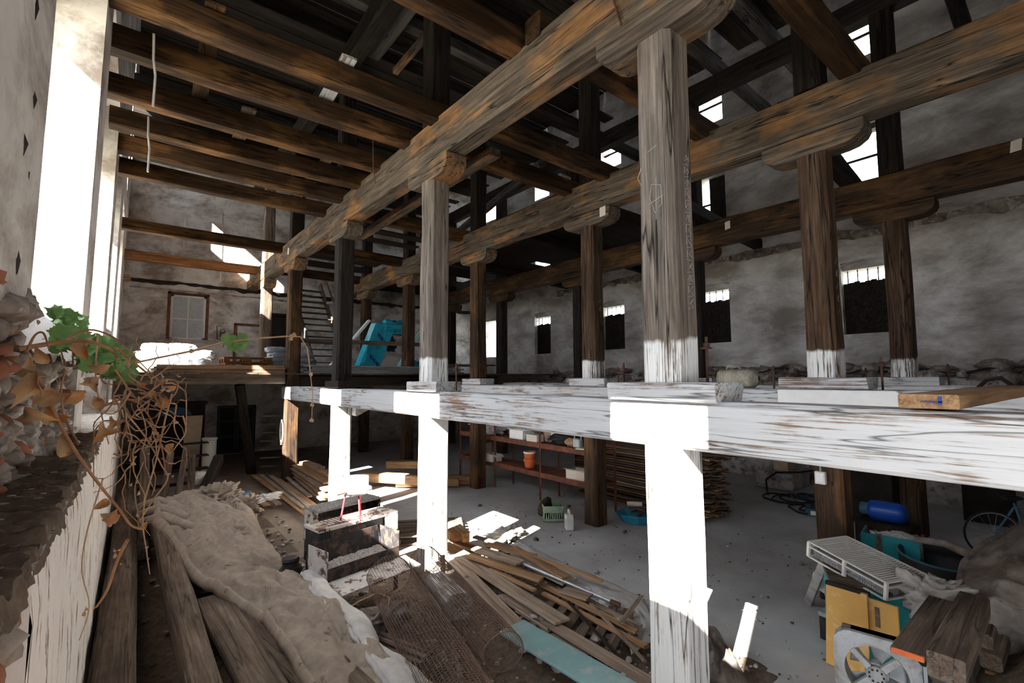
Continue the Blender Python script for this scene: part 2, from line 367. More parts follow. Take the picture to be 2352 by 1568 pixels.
# plaster fallen off below the windows, rubble showing
w=M()
for i in range(1100):
    y=R.uniform(1.45,6.6); zt=3.22 if y<3.25 else 2.98; z=R.uniform(2.36,zt); d=.14*(1-abs(z-2.7)/.55)
    w.rock((wallx(z)-.06-max(0,d)+R.uniform(-.03,.07),y,z),(R.uniform(.04,.10),R.uniform(.03,.11),R.uniform(.03,.07)),i+90,mi=1 if i%9==0 else 0)
w.box((-1.1,1.49,2.3),(-.66,6.7,2.96)); w.box((-1.1,1.49,2.3),(-.66,3.2,3.3))
tag(w.build('rubble_masonry',['rubble','brick'],None,75),kind='structure')
w=M(); w.grid(lambda u,v:(-1.12+u*.74,2.6+v*3.7,2.99+.06*noise.noise(Vector((u*3,v*14,5)))+.03*noise.noise(Vector((u*9,v*40,5)))),12,50)
tag(w.build('soil_on_sill','soil',None,60),kind='stuff')
# soil and crumbs on the ledge
w=M()
def led(u,v):
    y=.4+v*5.6; e=XLOW+.004+.025*noise.noise(Vector((y*5,1,2)))+.015*noise.noise(Vector((y*17,1,2)))
    x=-1.1+(e+1.1)*u; z=2.335+.05*noise.noise(Vector((x*5,y*5,0)))+.03*noise.noise(Vector((x*15,y*15,4)))+.02
    if u>.985: z=2.285+.02*noise.noise(Vector((y*21,2,2)))
    return (x,y,z)
w.grid(led,60,420); tag(w.build('soil_on_ledge','soil',None,60),kind='stuff')
w=M()
for i in range(260):
    y=R.uniform(.95,3.5); w.rock((R.uniform(-.75,-.22),y,2.385+R.random()*.03),(lambda q:(q*1.6,q*1.2,q*.35))(R.uniform(.003,.012)),i,mi=0 if i%5==0 else 1)
tag(w.build('mortar_crumbs',['stone','soil'],None,60),kind='stuff')
def holes_wall(mb,fn,u0,u1,v0,v1,holes,t,mi=0,sub=.6,amp=.0):
    us=sorted({u0,u1,*[h[0] for h in holes],*[h[1] for h in holes]}); vs=sorted({v0,v1,*[h[2] for h in holes],*[h[3] for h in holes]})
    inside=lambda a,b:any(h[0]<a<h[1] and h[2]<b<h[3] for h in holes)
    for i in range(len(us)-1):
        for j in range(len(vs)-1):
            a,b,c,d=us[i],us[i+1],vs[j],vs[j+1]
            if inside((a+b)/2,(c+d)/2): continue
            for k in (0,t): mb.add([fn(a,c,k),fn(b,c,k),fn(b,d,k),fn(a,d,k)],[(0,1,2,3)],mi)
            for (p,q,r_,s_,cu,cv) in ((a,c,a,d,a-1e-3,(c+d)/2),(b,c,b,d,b+1e-3,(c+d)/2),(a,c,b,c,(a+b)/2,c-1e-3),(a,d,b,d,(a+b)/2,d+1e-3)):
                if inside(cu,cv) or not(u0<cu<u1 and v0<cv<v1): mb.add([fn(p,q,0),fn(r_,s_,0),fn(r_,s_,t),fn(p,q,t)],[(0,1,2,3)],mi)
# right wall
WY=[3.15+4.1*k for k in range(5)]
H=[]
for k,y in enumerate(WY):
    H+=[(y,y+1.08,3.97,5.86),(y,y+1.0,7.78,9.45),(y,y+1.0,11.25,12.35)]
w=M(); holes_wall(w,lambda a,b,t:(XR+t,a,b),-3.6,YB+.3,2.6,14.5,H,.55); struct('wall_right',w,'plasterdim')
w=M(); w.box((XR-.22,-3.6,-.1),(XR+.5,YB,2.78)); struct('wall_right_lower',w,'stone')
# crumbling ledge of stones where the mezzanine met the wall
w=M()
for i in range(210):
    y=R.uniform(-.5,15); w.rock((XR-.10-R.random()*.22,y,2.80+R.random()*.34),(R.uniform(.10,.25),R.uniform(.10,.34),R.uniform(.06,.15)),i+300)
tag(w.build('rubble_ledge','rubble',None,75),kind='structure')
# torn edge where a floor once met the wall
def torn(name,fn,L,h,mat,seed):
    w=M(); n=int(L/.16); vs=[]
    for i in range(n+1):
        s=L*i/n; a=.5+.7*noise.noise(Vector((s*.9,seed,0)))+.5*noise.noise(Vector((s*3,seed,1))); b=.5+.8*noise.noise(Vector((s*1.3,seed,7)))+.3*noise.noise(Vector((s*4,seed,3)))
        lo=-h*max(.12,.75*a); hi=h*max(.1,.35*b); d=.05+.07*abs(noise.noise(Vector((s*2,seed,9))))
        vs+=[fn(s,lo,-.02),fn(s,lo,d*.4),fn(s,(lo+hi)/2,d),fn(s,hi,d*.7),fn(s,hi,-.02)]
    w.add(vs,[(i*5+j,i*5+j+1,i*5+6+j,i*5+5+j) for i in range(n) for j in range(4)])
    return struct(name,w,mat,50)
torn('trim_1',lambda s,z,d:(XR-d,-3+s,6.62+z),18,.42,'rubble',1)
torn('trim_2',lambda s,z,d:(XR-d,-3+s,10.35+z),18,.16,'rubble',2)
torn('trim_3',lambda s,z,d:(-.2+s,YB-d,6.42+z),14.6,.24,'nearblack',3)  # proud strip, its near-black colour stands for the shade of a recess
torn('trim_4',lambda s,z,d:(-.2+s,YB-d,6.15+z),9,.10,'stone',5)
# barred windows of the right wall
wn=0
for k,y in enumerate(WY[:4]):
    wn+=1
    t=thing('window_%d'%wn,None,None,(XR+.12,y,3.97)); t['kind']='structure'
    mb=M()
    for i in range(9): mb.box((.06+.012*(i%2),i*.12,-.05),(.10+.012*(i%2),.1215+i*.12,1.40-.02*(i%3)))
    mb.box((.03,0,.2),(.06,1.07,.3)); mb.box((.03,0,1.0),(.06,1.07,1.1)); mb.build('plank_shutter','darkwood',t)
    mb=M()
    for i in range(5): mb.tube([(.08,.10+i*.22,1.36),(.08,.10+i*.22,1.73)],.014,6)
    mb.tube([(.08,0,1.72),(.08,1.08,1.72)],.016,6); mb.build('bars','blackmetal',t)
    mb=M(); mb.box((-.02,-.01,1.70),(.40,1.09,1.95)); mb.prism([(1.08*i/10,1.80+.09*math.sin(PI*i/10)) for i in range(11)]+[(1.08-1.08*i/10,1.84+.10*math.sin(PI*i/10)) for i in range(11)],lambda a,b,q:(q,a,b),-.14,-.1)
    mb.build('arched_head','plasterdim',t)
    if k==0:
        pass
for k,y in enumerate(WY[:4]):
    wn+=1
    if k==1: continue
    t=thing('window_%d'%wn,None,None,(XR+.12,y,7.78)); t['kind']='structure'
    mb=M(); mb.box((.1,0,.80),(.14,1.0,.86)); mb.box((.1,0,0),(.14,.04,1.67)); mb.build('crossbar','darkwood',t)
    mb=M(); mb.box((.02,.0,1.52),(.3,.98,1.67)); mb.build('lintel_board','greywood',t)
t=thing('window_%d'%(wn+1),None,None,(XR+.12,WY[1],7.78)); t['kind']='structure'
mb=M(); mb.box((.06,.0,0),(.1,.62,1.67))
mb.build('sheet_cover','nearblack',t)
mb=M(); mb.box((.1,.62,.80),(.14,1.0,.86)); mb.build('crossbar','darkwood',t)
for k,y in enumerate(WY[:3]):
    t=thing('window_%d'%(wn+2+k),None,None,(XR+.12,y,11.25)); t['kind']='structure'
    mb=M(); mb.box((.1,0,.66),(.14,1.0,.73)); mb.build('crossbar','darkwood',t)
# back wall
w=M()
BH=[(1.0,2.12,4.36,6.02),(2.62,3.95,0,1.85),(4.15,5.2,3.3,5.5),(7.5,8.5,8.0,9.6)]
holes_wall(w,lambda a,b,t:(a,YB+t,b),-1.15,XR+.5,-.05,14.5,BH,.5); struct('wall_back',w,'plaster')
t=thing('window_%d'%(wn+5),None,None,(1.0,YB+.16,4.36)); t['kind']='structure'
mb=M()
for a,b in (((0,0,0),(.09,.07,1.66)),((1.03,0,0),(1.12,.07,1.66)),((0,0,1.58),(1.12,.07,1.66)),((0,0,0),(1.12,.07,.07)),((.53,.01,0),(.58,.06,1.6)),((.08,.01,.74),(1.05,.06,.79))): mb.box(a,b)
mb.build('frame','whitemetal',t,None,.006)
mb=M(); mb.box((.08,.03,.05),(1.04,.04,1.6)); mb.build('pane','frost',t)
mb=M()
for i in range(22): mb.box((.09,.045,.80+i*.035),(1.03,.06,.825+i*.035))
mb.build('blind','greyboard',t)
mb=M(); mb.box((-.2,.34,-.2),(1.3,.4,1.9)); mb.build('backing','nearblack',t)
mb=M()
for a,b in (((-.10,-.17,-.02),(.0,.0,1.72)),((1.12,-.17,-.02),(1.2,.0,1.72)),((-.10,-.17,1.66),(1.2,0,1.74))): mb.box(a,b)
mb.build('reveal','rustred',t)
t=thing('door_1',None,None,(2.62,YB+.05,0)); t['kind']='structure'
mb=M()
for i in range(2):
    x=.03+i*.645
    for a,b in (((x,0,.0),(x+.08,.06,1.85)),((x+.55,0,.02),(x+.63,.06,1.82)),((x,0,.02),(x+.63,.06,.12)),((x,0,.6),(x+.63,.06,.68)),((x,0,1.2),(x+.63,.06,1.28)),((x,0,1.74),(x+.63,.06,1.82))): mb.box(a,b)
mb.build('leaf_frame','greydark',t)
mb=M(); mb.box((.0,.02,.0),(1.33,.05,1.85)); mb.build('leaf_panel','nearblack',t)
mb=M(); mb.box((-.2,.46,-.1),(1.6,.5,2.0)); mb.build('backing','nearblack',t)  # unseen panel added to stop daylight leaking in round the door
t=thing('door_2',None,None,(4.15,YB+.05,3.3)); t['kind']='structure'
mb=M(); mb.box((-.1,.1,0),(1.15,.15,2.3)); mb.build('leaf','nearblack',t)
mb=M(); mb.box((-.1,-.1,0),(0,.1,2.25)); mb.box((1.05,-.1,0),(1.15,.1,2.25)); mb.box((-.1,-.1,2.15),(1.15,.1,2.28)); mb.build('frame','darkwood',t)
t=thing('niche_panel',None,None,(7.5,YB+.3,8.0)); t['kind']='structure'
mb=M(); mb.box((0,0,0),(1.0,.15,1.6)); mb.build('infill','plaster',t)
# plaster pilaster strips seen on the upper back wall
w=M()
for x in (1.28,2.5): w.box((x,YB-.012,6.6),(x+.05,YB+.02,9.4))
struct('trim_5',w,'plasterdim')
# near wall behind the viewer; its unseen opening is added to let light in
w=M(); holes_wall(w,lambda a,b,t:(a,YN-t,b),-1.15,XR+.5,-.05,14.5,[(.6,1.8,3.6,5.4)],.5); struct('wall_near',w,'plaster')
# roof
w=M()
for i in range(54): w.box((-1.2,-3.9+i*.5,14.5+.01*(i%2)),(XR+.6,-3.42+i*.5,14.56+.01*(i%2)))
struct('roof',w,'darkwood')
# terrain outside
w=M(); w.grid(lambda u,v:(-42+u*40.8,-40+v*90,1.75+.3*noise.noise(Vector((u*9,v*16,0)))-.2*(u>.97)),30,40); w.grid(lambda u,v:(XR+.7+u*40,-40+v*90,1.2+.3*noise.noise(Vector((u*9,v*16,3)))),20,30)
w.grid(lambda u,v:(-1.2+u*17,-40+v*36,.0),8,10)
o=tag(w.build('ground_outside','outdoor',None,60),kind='structure')
# mezzanine floor at the far end
w=M()
for i in range(45): w.box((-.26+i*.33,14.45,2.985+.006*(i%3)),(.055+i*.33,YB,3.03+.006*(i%3)))
struct('floor_mezzanine',w,'dusty')
# upper floor boards, many missing
w=M()
for i in range(64):
    y=-3.3+i*.385
    for x0,x1 in ((-.2,3.7),(3.7,7.3),(7.3,11.3)):
        if R.random()<(.10 if x0<7 else .3): continue
        w.box((x0,y,10.86+R.random()*.01),(x1-.01,y+.36,10.90+R.random()*.01))
struct('ceiling_boards',w,'darkwood')

# boarding that still covers the far bays of the upper floor, with open joints
w=M()
for i in range(32):
    y=7.3+i*.44
    for x0,x1,pr_ in ((7.45,11.2,.06),(11.2,14.55,.12),(3.9,7.0,.75)):
        if R.random()<pr_ or (x0<7 and y<11.3): continue
        w.box((x0,y,7.05),(x1,y+.415,7.085))
struct('floor_upper',w,'darkwood')
# mezzanine boards left in the near corner by the barred wall
w=M()
for i in range(20): w.box((7.5+i*.345,-3.35,2.60),(7.83+i*.345,1.25,2.635))
struct('shade_deck',w,'darkwood')
# ------------------------------------------------------------------ timber frame
ROW=['the sunlit row','the middle row','the row by the barred windows']
XX=[XA,XB,XC]
def chalk(mb,x,y,z,s): # strokes on a face at x, looking along +x; y runs right->left
    for i in range(len(s)):
        mb.tube([(x,y+a,z+b) for a,b in s[i]],.004,4)
for r,(X,row) in enumerate(zip(XX,ROW)):
    pw=.36; cx=X+pw/2
    # lower beam
    nm=['long whitewashed mezzanine beam struck by the sun patches','whitewashed mezzanine beam behind the sunlit one','whitewashed mezzanine beam under the barred windows'][r]
    if r==0: timber('mezzanine_beam',nm,'beam',(X+.17,-2.2,2.47),(X+.17,15.1,2.47),.34,.38,'whitewood',.012,.03)
    else: timber('mezzanine_beam',nm,'beam',(X+.17,-2.2,2.51),(X+.17,14.4,2.51),.34,.38,'whitewood' if r==1 else 'halfwhite',.014,.03)
    zt=2.66 if r==0 else 2.70
    # upper beam
    zs0=0; un='upper %s timber beam carried by %s of posts'%(['golden-grey','brown hewn','dark'][r],row)
    zb=[6.10,6.14,6.08][r]; sl=[.30,.25,.1][r]
    timber('upper_beam',un,'beam',(X+.18,-2.6,zb+.32),(X+.18,YB+.2 if r==0 else YB,zb+.32+sl),.36,.62-.0*sl,'beamwood' if r<2 else 'oak',.02,.035,ragged=.2)
    for k,y in enumerate(ROWY):
        zs=zb+sl*(y+2.6)/24
        # lower post
        if not(r==0 and k==4):
            lm='whitepost' if r==0 and k<3 else 'oak'
            lab='%s lower post of %s, %s from the near end'%('limewashed' if lm=='whitepost' else 'bare brown',row,ORD[k])
            timber('lower_post',lab,'post',(cx,y,-.01),(cx,y,zt-.37),.36 if r==0 else .34,.36 if r==0 else .34,lm,.014,.035,taper=.98)
        # pad
        if k<4 or r>0:
            z0=zt+(.0 if k<3 else .33); L=[1.05,.95,.9,.6,.5][k]
            if k<3:
                o=timber('post_pad','%s pad block under the upper post, %s in %s'%(['whitewashed','whitewashed','darkened'][min(k,2)] if r==0 else 'whitewashed',ORD[k],row),'block',(cx,y-L/2+.02,z0+.075),(cx,y+L/2,z0+.075),.44,.15,'whitewood' if not(r==0 and k==2) else 'darkwood',.01,.015,ragged=.02,step=.2)
        # upper post
        z0=zt+.145 if k<3 else (zt if (k==3 and r==0) else 3.03)
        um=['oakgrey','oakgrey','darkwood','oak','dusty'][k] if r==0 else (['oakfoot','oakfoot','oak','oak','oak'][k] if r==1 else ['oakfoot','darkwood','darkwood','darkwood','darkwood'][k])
        p=thing('upper_post','%s upper post, %s from the near end in %s'%({'oakgrey':'weathered grey','darkwood':'near-black','oak':'dark brown','dusty':'pale dusty','oakfoot':'brown white-footed'}[um],ORD[k],row),'post',(cx,y,z0))
        H=zs-.285-z0
        timber('shaft',None,None,(0,0,0),(0,0,H),.36,.36,um,.018,.05,parent=p,taper=.97)
        if (r,k) in ((0,0),(1,1),(1,0)):
            mb=M(); rr=random.Random(k+r*5)
            if r==0 and k==0:
                for j in range(13):  # tally marks and figures scratched on the narrow side
                    zz=.62+j*.105
                    q=[[(-.05,.0),(.02,.012)],[(-.04,.03),(-.01,.085),(.02,.05),(-.02,.02)],[(-.045,.03),(-.04,.09)],[(.0,.03),(.03,.05),(.0,.09)],[(-.02,.04),(.025,.085)],[(.03,.03),(-.02,.06),(.02,.09)]]
                    for st in [q[0]]+rr.sample(q[1:],2): mb.tube([(.05+a+rr.uniform(-.008,.008),-.186,zz+b+rr.uniform(-.008,.008)) for a,b in st],.0022,4)
                for st in ([(-.03,0),(.06,.03)],[(0,-.3),(.09,-.33),(.10,-.5),(.03,-.56),(-.02,-.42),(0,-.3)],[(.05,-.25),(.04,-.62)],[(-.03,-.47),(.11,-.43)],[(-.1,-.12),(-.14,-.2),(-.1,-.28)]):
                    mb.tube([(-.183,.02-a,2.02+b) for a,b in st],.0025,4)
            else:
                for j in range(7):
                    zz=.5+j*.17
                    for st in ([(-.03,0),(.04,.08)],[(.04,0),(-.02,.05),(.03,.1)])[:1+j%2]: mb.tube([(.02+a,-.178,zz+b) for a,b in st],.0022,4)
            mb.build('chalk_lettering','chalk',p)
        # bolster under the upper beam
        L=1.25
        b=M(); prof=[(-L/2,.0),(-L/2,.13),(-L/2,.26),(L/2,.26),(L/2,.13),(L/2-.04,.06),(L/2-.14,.0),(L/2-.26,-.02),(-L/2+.26,-.02),(-L/2+.14,.0),(-L/2+.04,.06)][1:]
        b.prism(prof,lambda a,c,t:(a,-t,c),-.18,.18)
        o=b.build('bolster','beamwood' if r<2 else 'oak',None,30,.012); o.location=(cx,y,zs-.275); o.rotation_euler.z=PI/2
        tag(o,'curved bolster on the %s upper post of %s'%(ORD[k],row),'bolster')
        # second-storey post
        if not(r==0 and k==0):
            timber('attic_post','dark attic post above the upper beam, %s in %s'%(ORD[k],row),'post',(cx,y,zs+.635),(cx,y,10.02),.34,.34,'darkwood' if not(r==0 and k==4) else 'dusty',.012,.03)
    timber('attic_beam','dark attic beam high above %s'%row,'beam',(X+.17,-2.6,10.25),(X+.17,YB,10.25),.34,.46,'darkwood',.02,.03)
# joists of the upper floor: window-side bay
JA=[1.75,4.1,6.05,7.0,8.2,9.2,10.2,11.35,15.55,19.4]
JN=['orange-brown joist between the sunlit row and the windowed wall, %s from the near end'%ORD[i] for i in range(10)]
for i,y in enumerate(JA):
    d=.02*((i*7)%5-2)
    timber('floor_joist',JN[i],'joist',(-.95 if i==2 else -.45,y+.13,6.90+d*.2),(XA+.40,y+.13,6.90),.25,.30,'joistwood' if i!=9 else 'orangewood',.012,.02,bow=-.02)
for i,y in enumerate([1.7,3.75,5.8,6.8,11.05,14.9,18.8]):
    timber('floor_joist','dark joist spanning from the sunlit row to the middle row, %s from the near end'%ORD[i],'joist',(XA-.02 if i in(1,) else XA+.40,y+.13,6.89),(XB+.40,y+.13,6.89),.26,.30,'joistwood',.012,.02)
for i,y in enumerate([2.6,5.6,9.7,13.6]):
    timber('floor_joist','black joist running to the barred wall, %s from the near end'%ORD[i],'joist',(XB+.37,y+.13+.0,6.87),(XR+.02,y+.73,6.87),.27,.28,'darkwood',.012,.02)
timber('trimmer','short trimmer timber hung under the dark joists behind the golden-grey beam','timber',(4.62,6.2,6.66),(4.62,12.3,6.66),.22,.14,'beamwood',.01,.015)
# planks nailed beside joists / remains of boarding
for i,(x,y0,y1) in enumerate(((.55,6.0,8.5),(1.25,8.1,10.5),(2.05,5.95,7.3),(2.75,9.1,11.6))):
    timber('floorboard',ORD[i].capitalize()+' leftover floorboard lying on top of the orange-brown joists','board',(x,y0,7.075),(x+.06,y1,7.075),.20,.035,['joistwood','dusty','whitewood','dusty'][i],.004,.004)
# attic joists
for i,y in enumerate([-1,1.1,2.9,4.6,6.2,7.7,9.1,10.5,12,13.6,15.3,17.2,19.1]):
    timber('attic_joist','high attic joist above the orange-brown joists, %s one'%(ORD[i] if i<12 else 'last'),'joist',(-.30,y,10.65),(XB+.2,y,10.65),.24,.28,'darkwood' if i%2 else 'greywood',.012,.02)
for i,y in enumerate([1.3,4.2,5.5,7.2,9.6,12.]):
    timber('attic_joist','high attic joist in front of the barred wall, %s from the near end'%ORD[i],'joist',(XB+.25,y,10.61),(XR-.1 if i not in(0,) else XR,y+.2,10.61),.26,.26,'greywood' if i in(1,2) else 'darkwood',.012,.02)
timber('collar_timber','stout pale-sided timber end hanging in the attic, thicker of a pair','timber',(4.02,10.1,10.36),(4.02,5.6,10.36),.30,.30,'greywood',.015,.03)
timber('collar_timber','slim brown timber hanging in the attic beside a stouter pale one','timber',(4.75,10.5,10.43),(4.75,6.2,10.43),.14,.16,'beamwood',.01,.02)
timber('attic_beam','pale round rail in the attic seen between the dark joists','beam',(7.6,8.3,8.1),(9.2,15.5,8.1),.22,.22,'greywood',.02,.08)
timber('attic_brace','split weathered brace leaning in the attic by the barred wall','brace',(8.6,5.4,8.2),(12.2,8.6,9.6),.2,.2,'greywood',.03,.05,ragged=.1)
# mezzanine edge beam and hidden joists
timber('edge_beam','pale brown edge beam under the mezzanine between the windowed wall and the sunlit row','beam',(-.3,14.75,2.87),(XA-.02,14.75,2.87),.26,.28,'dusty',.012,.02)
timber('edge_beam','dark red-brown edge beam under the mezzanine behind the sunlit row','beam',(XA+.38,14.75,2.78),(11,14.75,2.78),.26,.30,'darkwood',.012,.02)
for i,y in enumerate((16.4,18.4,20.2)):
    timber('mezzanine_joist','dark joist under the mezzanine boards, %s behind the edge beam'%ORD[i],'joist',(-.3,y,2.85),(11,y,2.85),.22,.26,'darkwood',.01,.02)
# iron tie bolts standing on the beams
def bolt(loc,h,lab):
    t=thing('tie_bolt',lab,'bolt',loc,0,'iron tie bolts by the post pads')
    M().lathe([(.013,0),(.013,h)],8).build('rod','iron',t,40)
    mb=M(); mb.lathe([(.022,h-.09),(.027,h-.085),(.027,h-.055),(.022,h-.05)],6); mb.box((-.034,-.034,h-.105),(.034,.034,h-.09)); mb.build('nut','iron',t)
    return t
for x,y,z,h,l in ((XA+.31,2.95,2.64,.36,'rusty bolt between the grey chalk-marked post and its far neighbour, short and thin'),(XA+.38,2.12,2.80,.40,'rusty bolt on the pad of the chalk-marked grey post, beside its narrow side'),
    (XB+.1,2.98,2.68,.34,'cross-shaped rusty bolt beside the brown white-footed post, on its far side'),(XB+.28,1.76,2.68,.42,'rusty bolt beside the brown white-footed post, on the near side'),
    (XC+.2,2.95,2.68,.36,'rusty bolt at the far side of the dark post before the barred window'),(XC+.2,1.74,2.68,.40,'rusty bolt at the near side of the dark post before the barred window'),
    (XB+.2,5.86,2.70,.36,'thin rusty bolt on the pad of the second middle-row post'),(XA+.25,5.92,2.68,.40,'rusty bolt on the pad of the second post in the sunlit row')):
    bolt((x,y,z),h,l)
# ------------------------------------------------------------------ mezzanine contents
def bag(name,label,cat,loc,sz,mat,rz=0,seed=0,group=None,amp=.16):
    mb=M(); sx,sy,sz_=sz
    def p(u,v):
        th=PI*(v-.5); ph=2*PI*u
        c=lambda a,e:math.copysign(abs(a)**e,a)
        d=Vector((c(math.cos(th),.55)*c(math.cos(ph),.5),c(math.cos(th),.55)*c(math.sin(ph),.5),c(math.sin(th),.8)))
        k=1+amp*noise.noise(d*2.3+Vector((seed*3.3,0,seed)))+amp*.5*noise.noise(d*6+Vector((seed,5,0)))-amp*.5*(1-abs(noise.noise(d*3.2+Vector((seed,9,2)))))**5
        return (d.x*sx/2*k,d.y*sy/2*k,max(-sz_/2,d.z*sz_/2*k)+sz_/2)
    mb.grid(p,52,28); o=mb.build(name,mat,None,180); o.location=loc; o.rotation_euler.z=rz
    return tag(o,label,cat,group)
ZM=3.035
# white sacks heaped in the sun below the window
i=0
for lay,(n,y0) in enumerate(((5,16.2),(4,16.5),(3,16.8))):
    for q in range(n):
        x=.15+q*.42+lay*.12+R.uniform(-.05,.05); z=ZM+.20*lay
        bag('plaster_sack','white sack in the sunlit heap below the four-pane window','sack',(x,y0+R.uniform(-.1,.1),z),(.62,.42,.24),'sackwhite',R.uniform(-.5,.5),i,'white sacks in the sun'); i+=1
for q,(x,z) in enumerate(((.55,.58),(1.1,.60),(1.55,.42))):
    bag('plaster_sack','plump white sack on the very top of the sunlit heap, %s from the windowed wall'%ORD[q],'sack',(x,16.9,ZM+z),(.78,.5,.28),'sackwhite',R.uniform(-.3,.3),i); i+=1
# reddish pallets
def pallet(label,loc,rz,mat='orangewood',group=None):
    t=thing('pallet',label,'pallet',loc,rz,group)
    for k in range(3):
        o=timber('runner',None,None,(0,.06+k*.44,.012),(1.25,.06+k*.44,.012),.1,.024,mat,.002,.002,parent=t)
        for j in range(3):
            b=M().box((.0+j*.54,0+k*.44,.025),(.15+j*.54,.13+k*.44,.105)).build('block',mat,t)
    for k in range(3): timber('stringer',None,None,(.06+k*.55,0,.116),(.06+k*.55,1.0,.116),.1,.022,mat,.002,.002,parent=t)
    for k in range(6): timber('deck_board',None,None,(0,.06+k*.176,.138),(1.25,.06+k*.176,.138),.11,.022,mat,.003,.002,parent=t)
    return t
for k in range(3): pallet('red-brown pallet in the small stack beside the sunlit sacks, %s from the top'%ORD[2-k],(1.98+.03*(k%2),15.3,ZM+k*.152),0)
# grey sacks behind the posts
i=50
for n,(x0,y0,nl) in enumerate(((3.5,16.0,5),(4.25,16.0,4))):
    for k in range(nl):
        bag('cement_sack','grey sack in the %s stack behind the dusty far posts, %s from the floor'%(['taller','lower'][n],ORD[k]),'sack',(x0+R.uniform(-.06,.06),y0,ZM+k*.155),(.68,.45,.20),'sackgrey',R.uniform(-.15,.15),i); i+=1
# boards stacked along the mezzanine edge
for k in range(4):
    timber('stacked_board','brown plank in the stack along the mezzanine edge by the windowed wall, %s layer up'%ORD[k],'board',(.42+.05*(k%2),14.66,ZM+.025+k*.05),(XA-.06-.04*(k%2),14.66,ZM+.025+k*.05),.32,.045,'fresh' if k!=1 else 'dusty',.003,.003)
for k in range(4):
    timber('stacked_board','blue-grey board in the stack along the mezzanine edge behind the posts, %s layer up'%ORD[k],'board',(XA+.42+.1*(k%3),14.62,ZM+.02+k*.06),(9.3-.15*(k%2),14.62,ZM+.02+k*.06),.5,.052,'greyboard',.004,.003)
for k in range(6):
    timber('pale_plank','pale plank in the loose pile on the far mezzanine beyond the second post, %s'%ORD[k],'board',(8.2+R.uniform(-.2,.2),14.7+k*.12,3.31+.03*(k%3)),(11+R.uniform(-.4,.3),15.0+k*.14,3.33+.03*(k%3)),.13,.03,'dusty',.004,.003)
# staircase
t=thing('wooden_staircase','steep open wooden staircase rising from the mezzanine at the far wall','staircase',(5.0,17.6,ZM))
for s in (0,1.15):
    mb=M(); mb.bar((s+.15,0,0),(s-.15,2.8,3.75),.05,.24); mb.build('stringer','greywood' if s==0 else 'dusty',t)
for k in range(14):
    q=(k+.7)/15; mb=M(); mb.box((.12-.3*q,2.8*q-.10,3.75*q-.02),(1.33-.3*q,2.8*q+.16,3.75*q+.02)); mb.build('tread','greywood',t)
mb=M(); mb.bar((1.42,.1,.95),(1.1,2.7,4.2),.06,.06); mb.build('handrail','dusty',t)
timber('guard_rail','thin brown guard rail crossing in front of the wrapped panels','rail',(XA+.4,15.05,4.02),(8.0,15.0,4.05),.05,.13,'dusty',.004,.005)
# wrapped insulation panels
def slab(mb,a,b,c,d,th):
    a,b,c,d=map(Vector,(a,b,c,d)); n=(b-a).cross(d-a).normalized()*th
    return mb.hexa([a,b,c,d,a+n,b+n,c+n,d+n])
t=thing('wrapped_panel','insulation panel in bright blue film with dark printing, leaning between the posts','panel',(0,0,0))
mb=M(); mb.grid(lambda u,v:(5.85+.75*u+.75*v+.0,15.62-.02*math.sin(u*9)+.03*noise.noise(Vector((u*7,v*9,1)))+.25*v,ZM+1.78*v*(1-.06*u)+.06*u),24,30)
mb.grid(lambda u,v:(5.85+.75*v-.28*u*.2,15.62+.25*v+.3*u,ZM+1.78*v),4,12)
mb.grid(lambda u,v:(6.6+.75*v,15.62+.25*v+.3*u,ZM+.06+1.68*v),4,12)
mb.grid(lambda u,v:(6.6+.75*u,15.86+.3*v,ZM+1.78-.06*u),8,4); mb.build('film_wrap','film',t,60)
for (bx,bz) in ((6.62,.95),(6.30,.2)):     # block letters of the printing, running up the panel
    mb=M()
    for j in range(7):
        x=bx+.05*j-.02*(j%2); z=ZM+bz+.34-.055*j
        mb.box((x,15.56+.14*bz,z),(x+.035,15.575+.14*bz,z+.12)); mb.box((x,15.56+.14*bz,z+.10 if j%2 else z+.03),(x+.075,15.575+.14*bz,z+.125 if j%2 else z+.05))
    mb.build('printed_lettering','blueink',t)
t=tag(slab(M(),(7.0,15.35,ZM),(7.15,15.75,ZM),(8.2,15.75,ZM+1.55),(8.05,15.35,ZM+1.55),.10).build('foam_board','foam',None,None,.01),'pale green foam board leaning at a slant, front of the wrapped panels','panel')
t=tag(slab(M(),(5.0,16.35,ZM),(5.05,16.7,ZM),(6.6,16.7,ZM+1.95),(6.55,16.35,ZM+1.95),.09).build('foam_board','foamwhite',None,None,.01),'white foam board slanting up behind the blue film panel','panel')
bag('film_bundle','crumpled turquoise film bundled on top of the leaning panels','film',(7.45,16.05,ZM+1.42),(1.25,.5,.50),'film',.1,7,amp=.55)
bag('film_bundle','turquoise film bag slumped at the foot of the leaning panels','film',(7.85,15.4,ZM),(.7,.4,.42),'film',.3,9,amp=.5)
bag('film_bundle','black film bag wedged between the leaning panels','film',(7.25,16.1,ZM+.8),(.45,.35,.5),'rubber',.3,11,amp=.4)
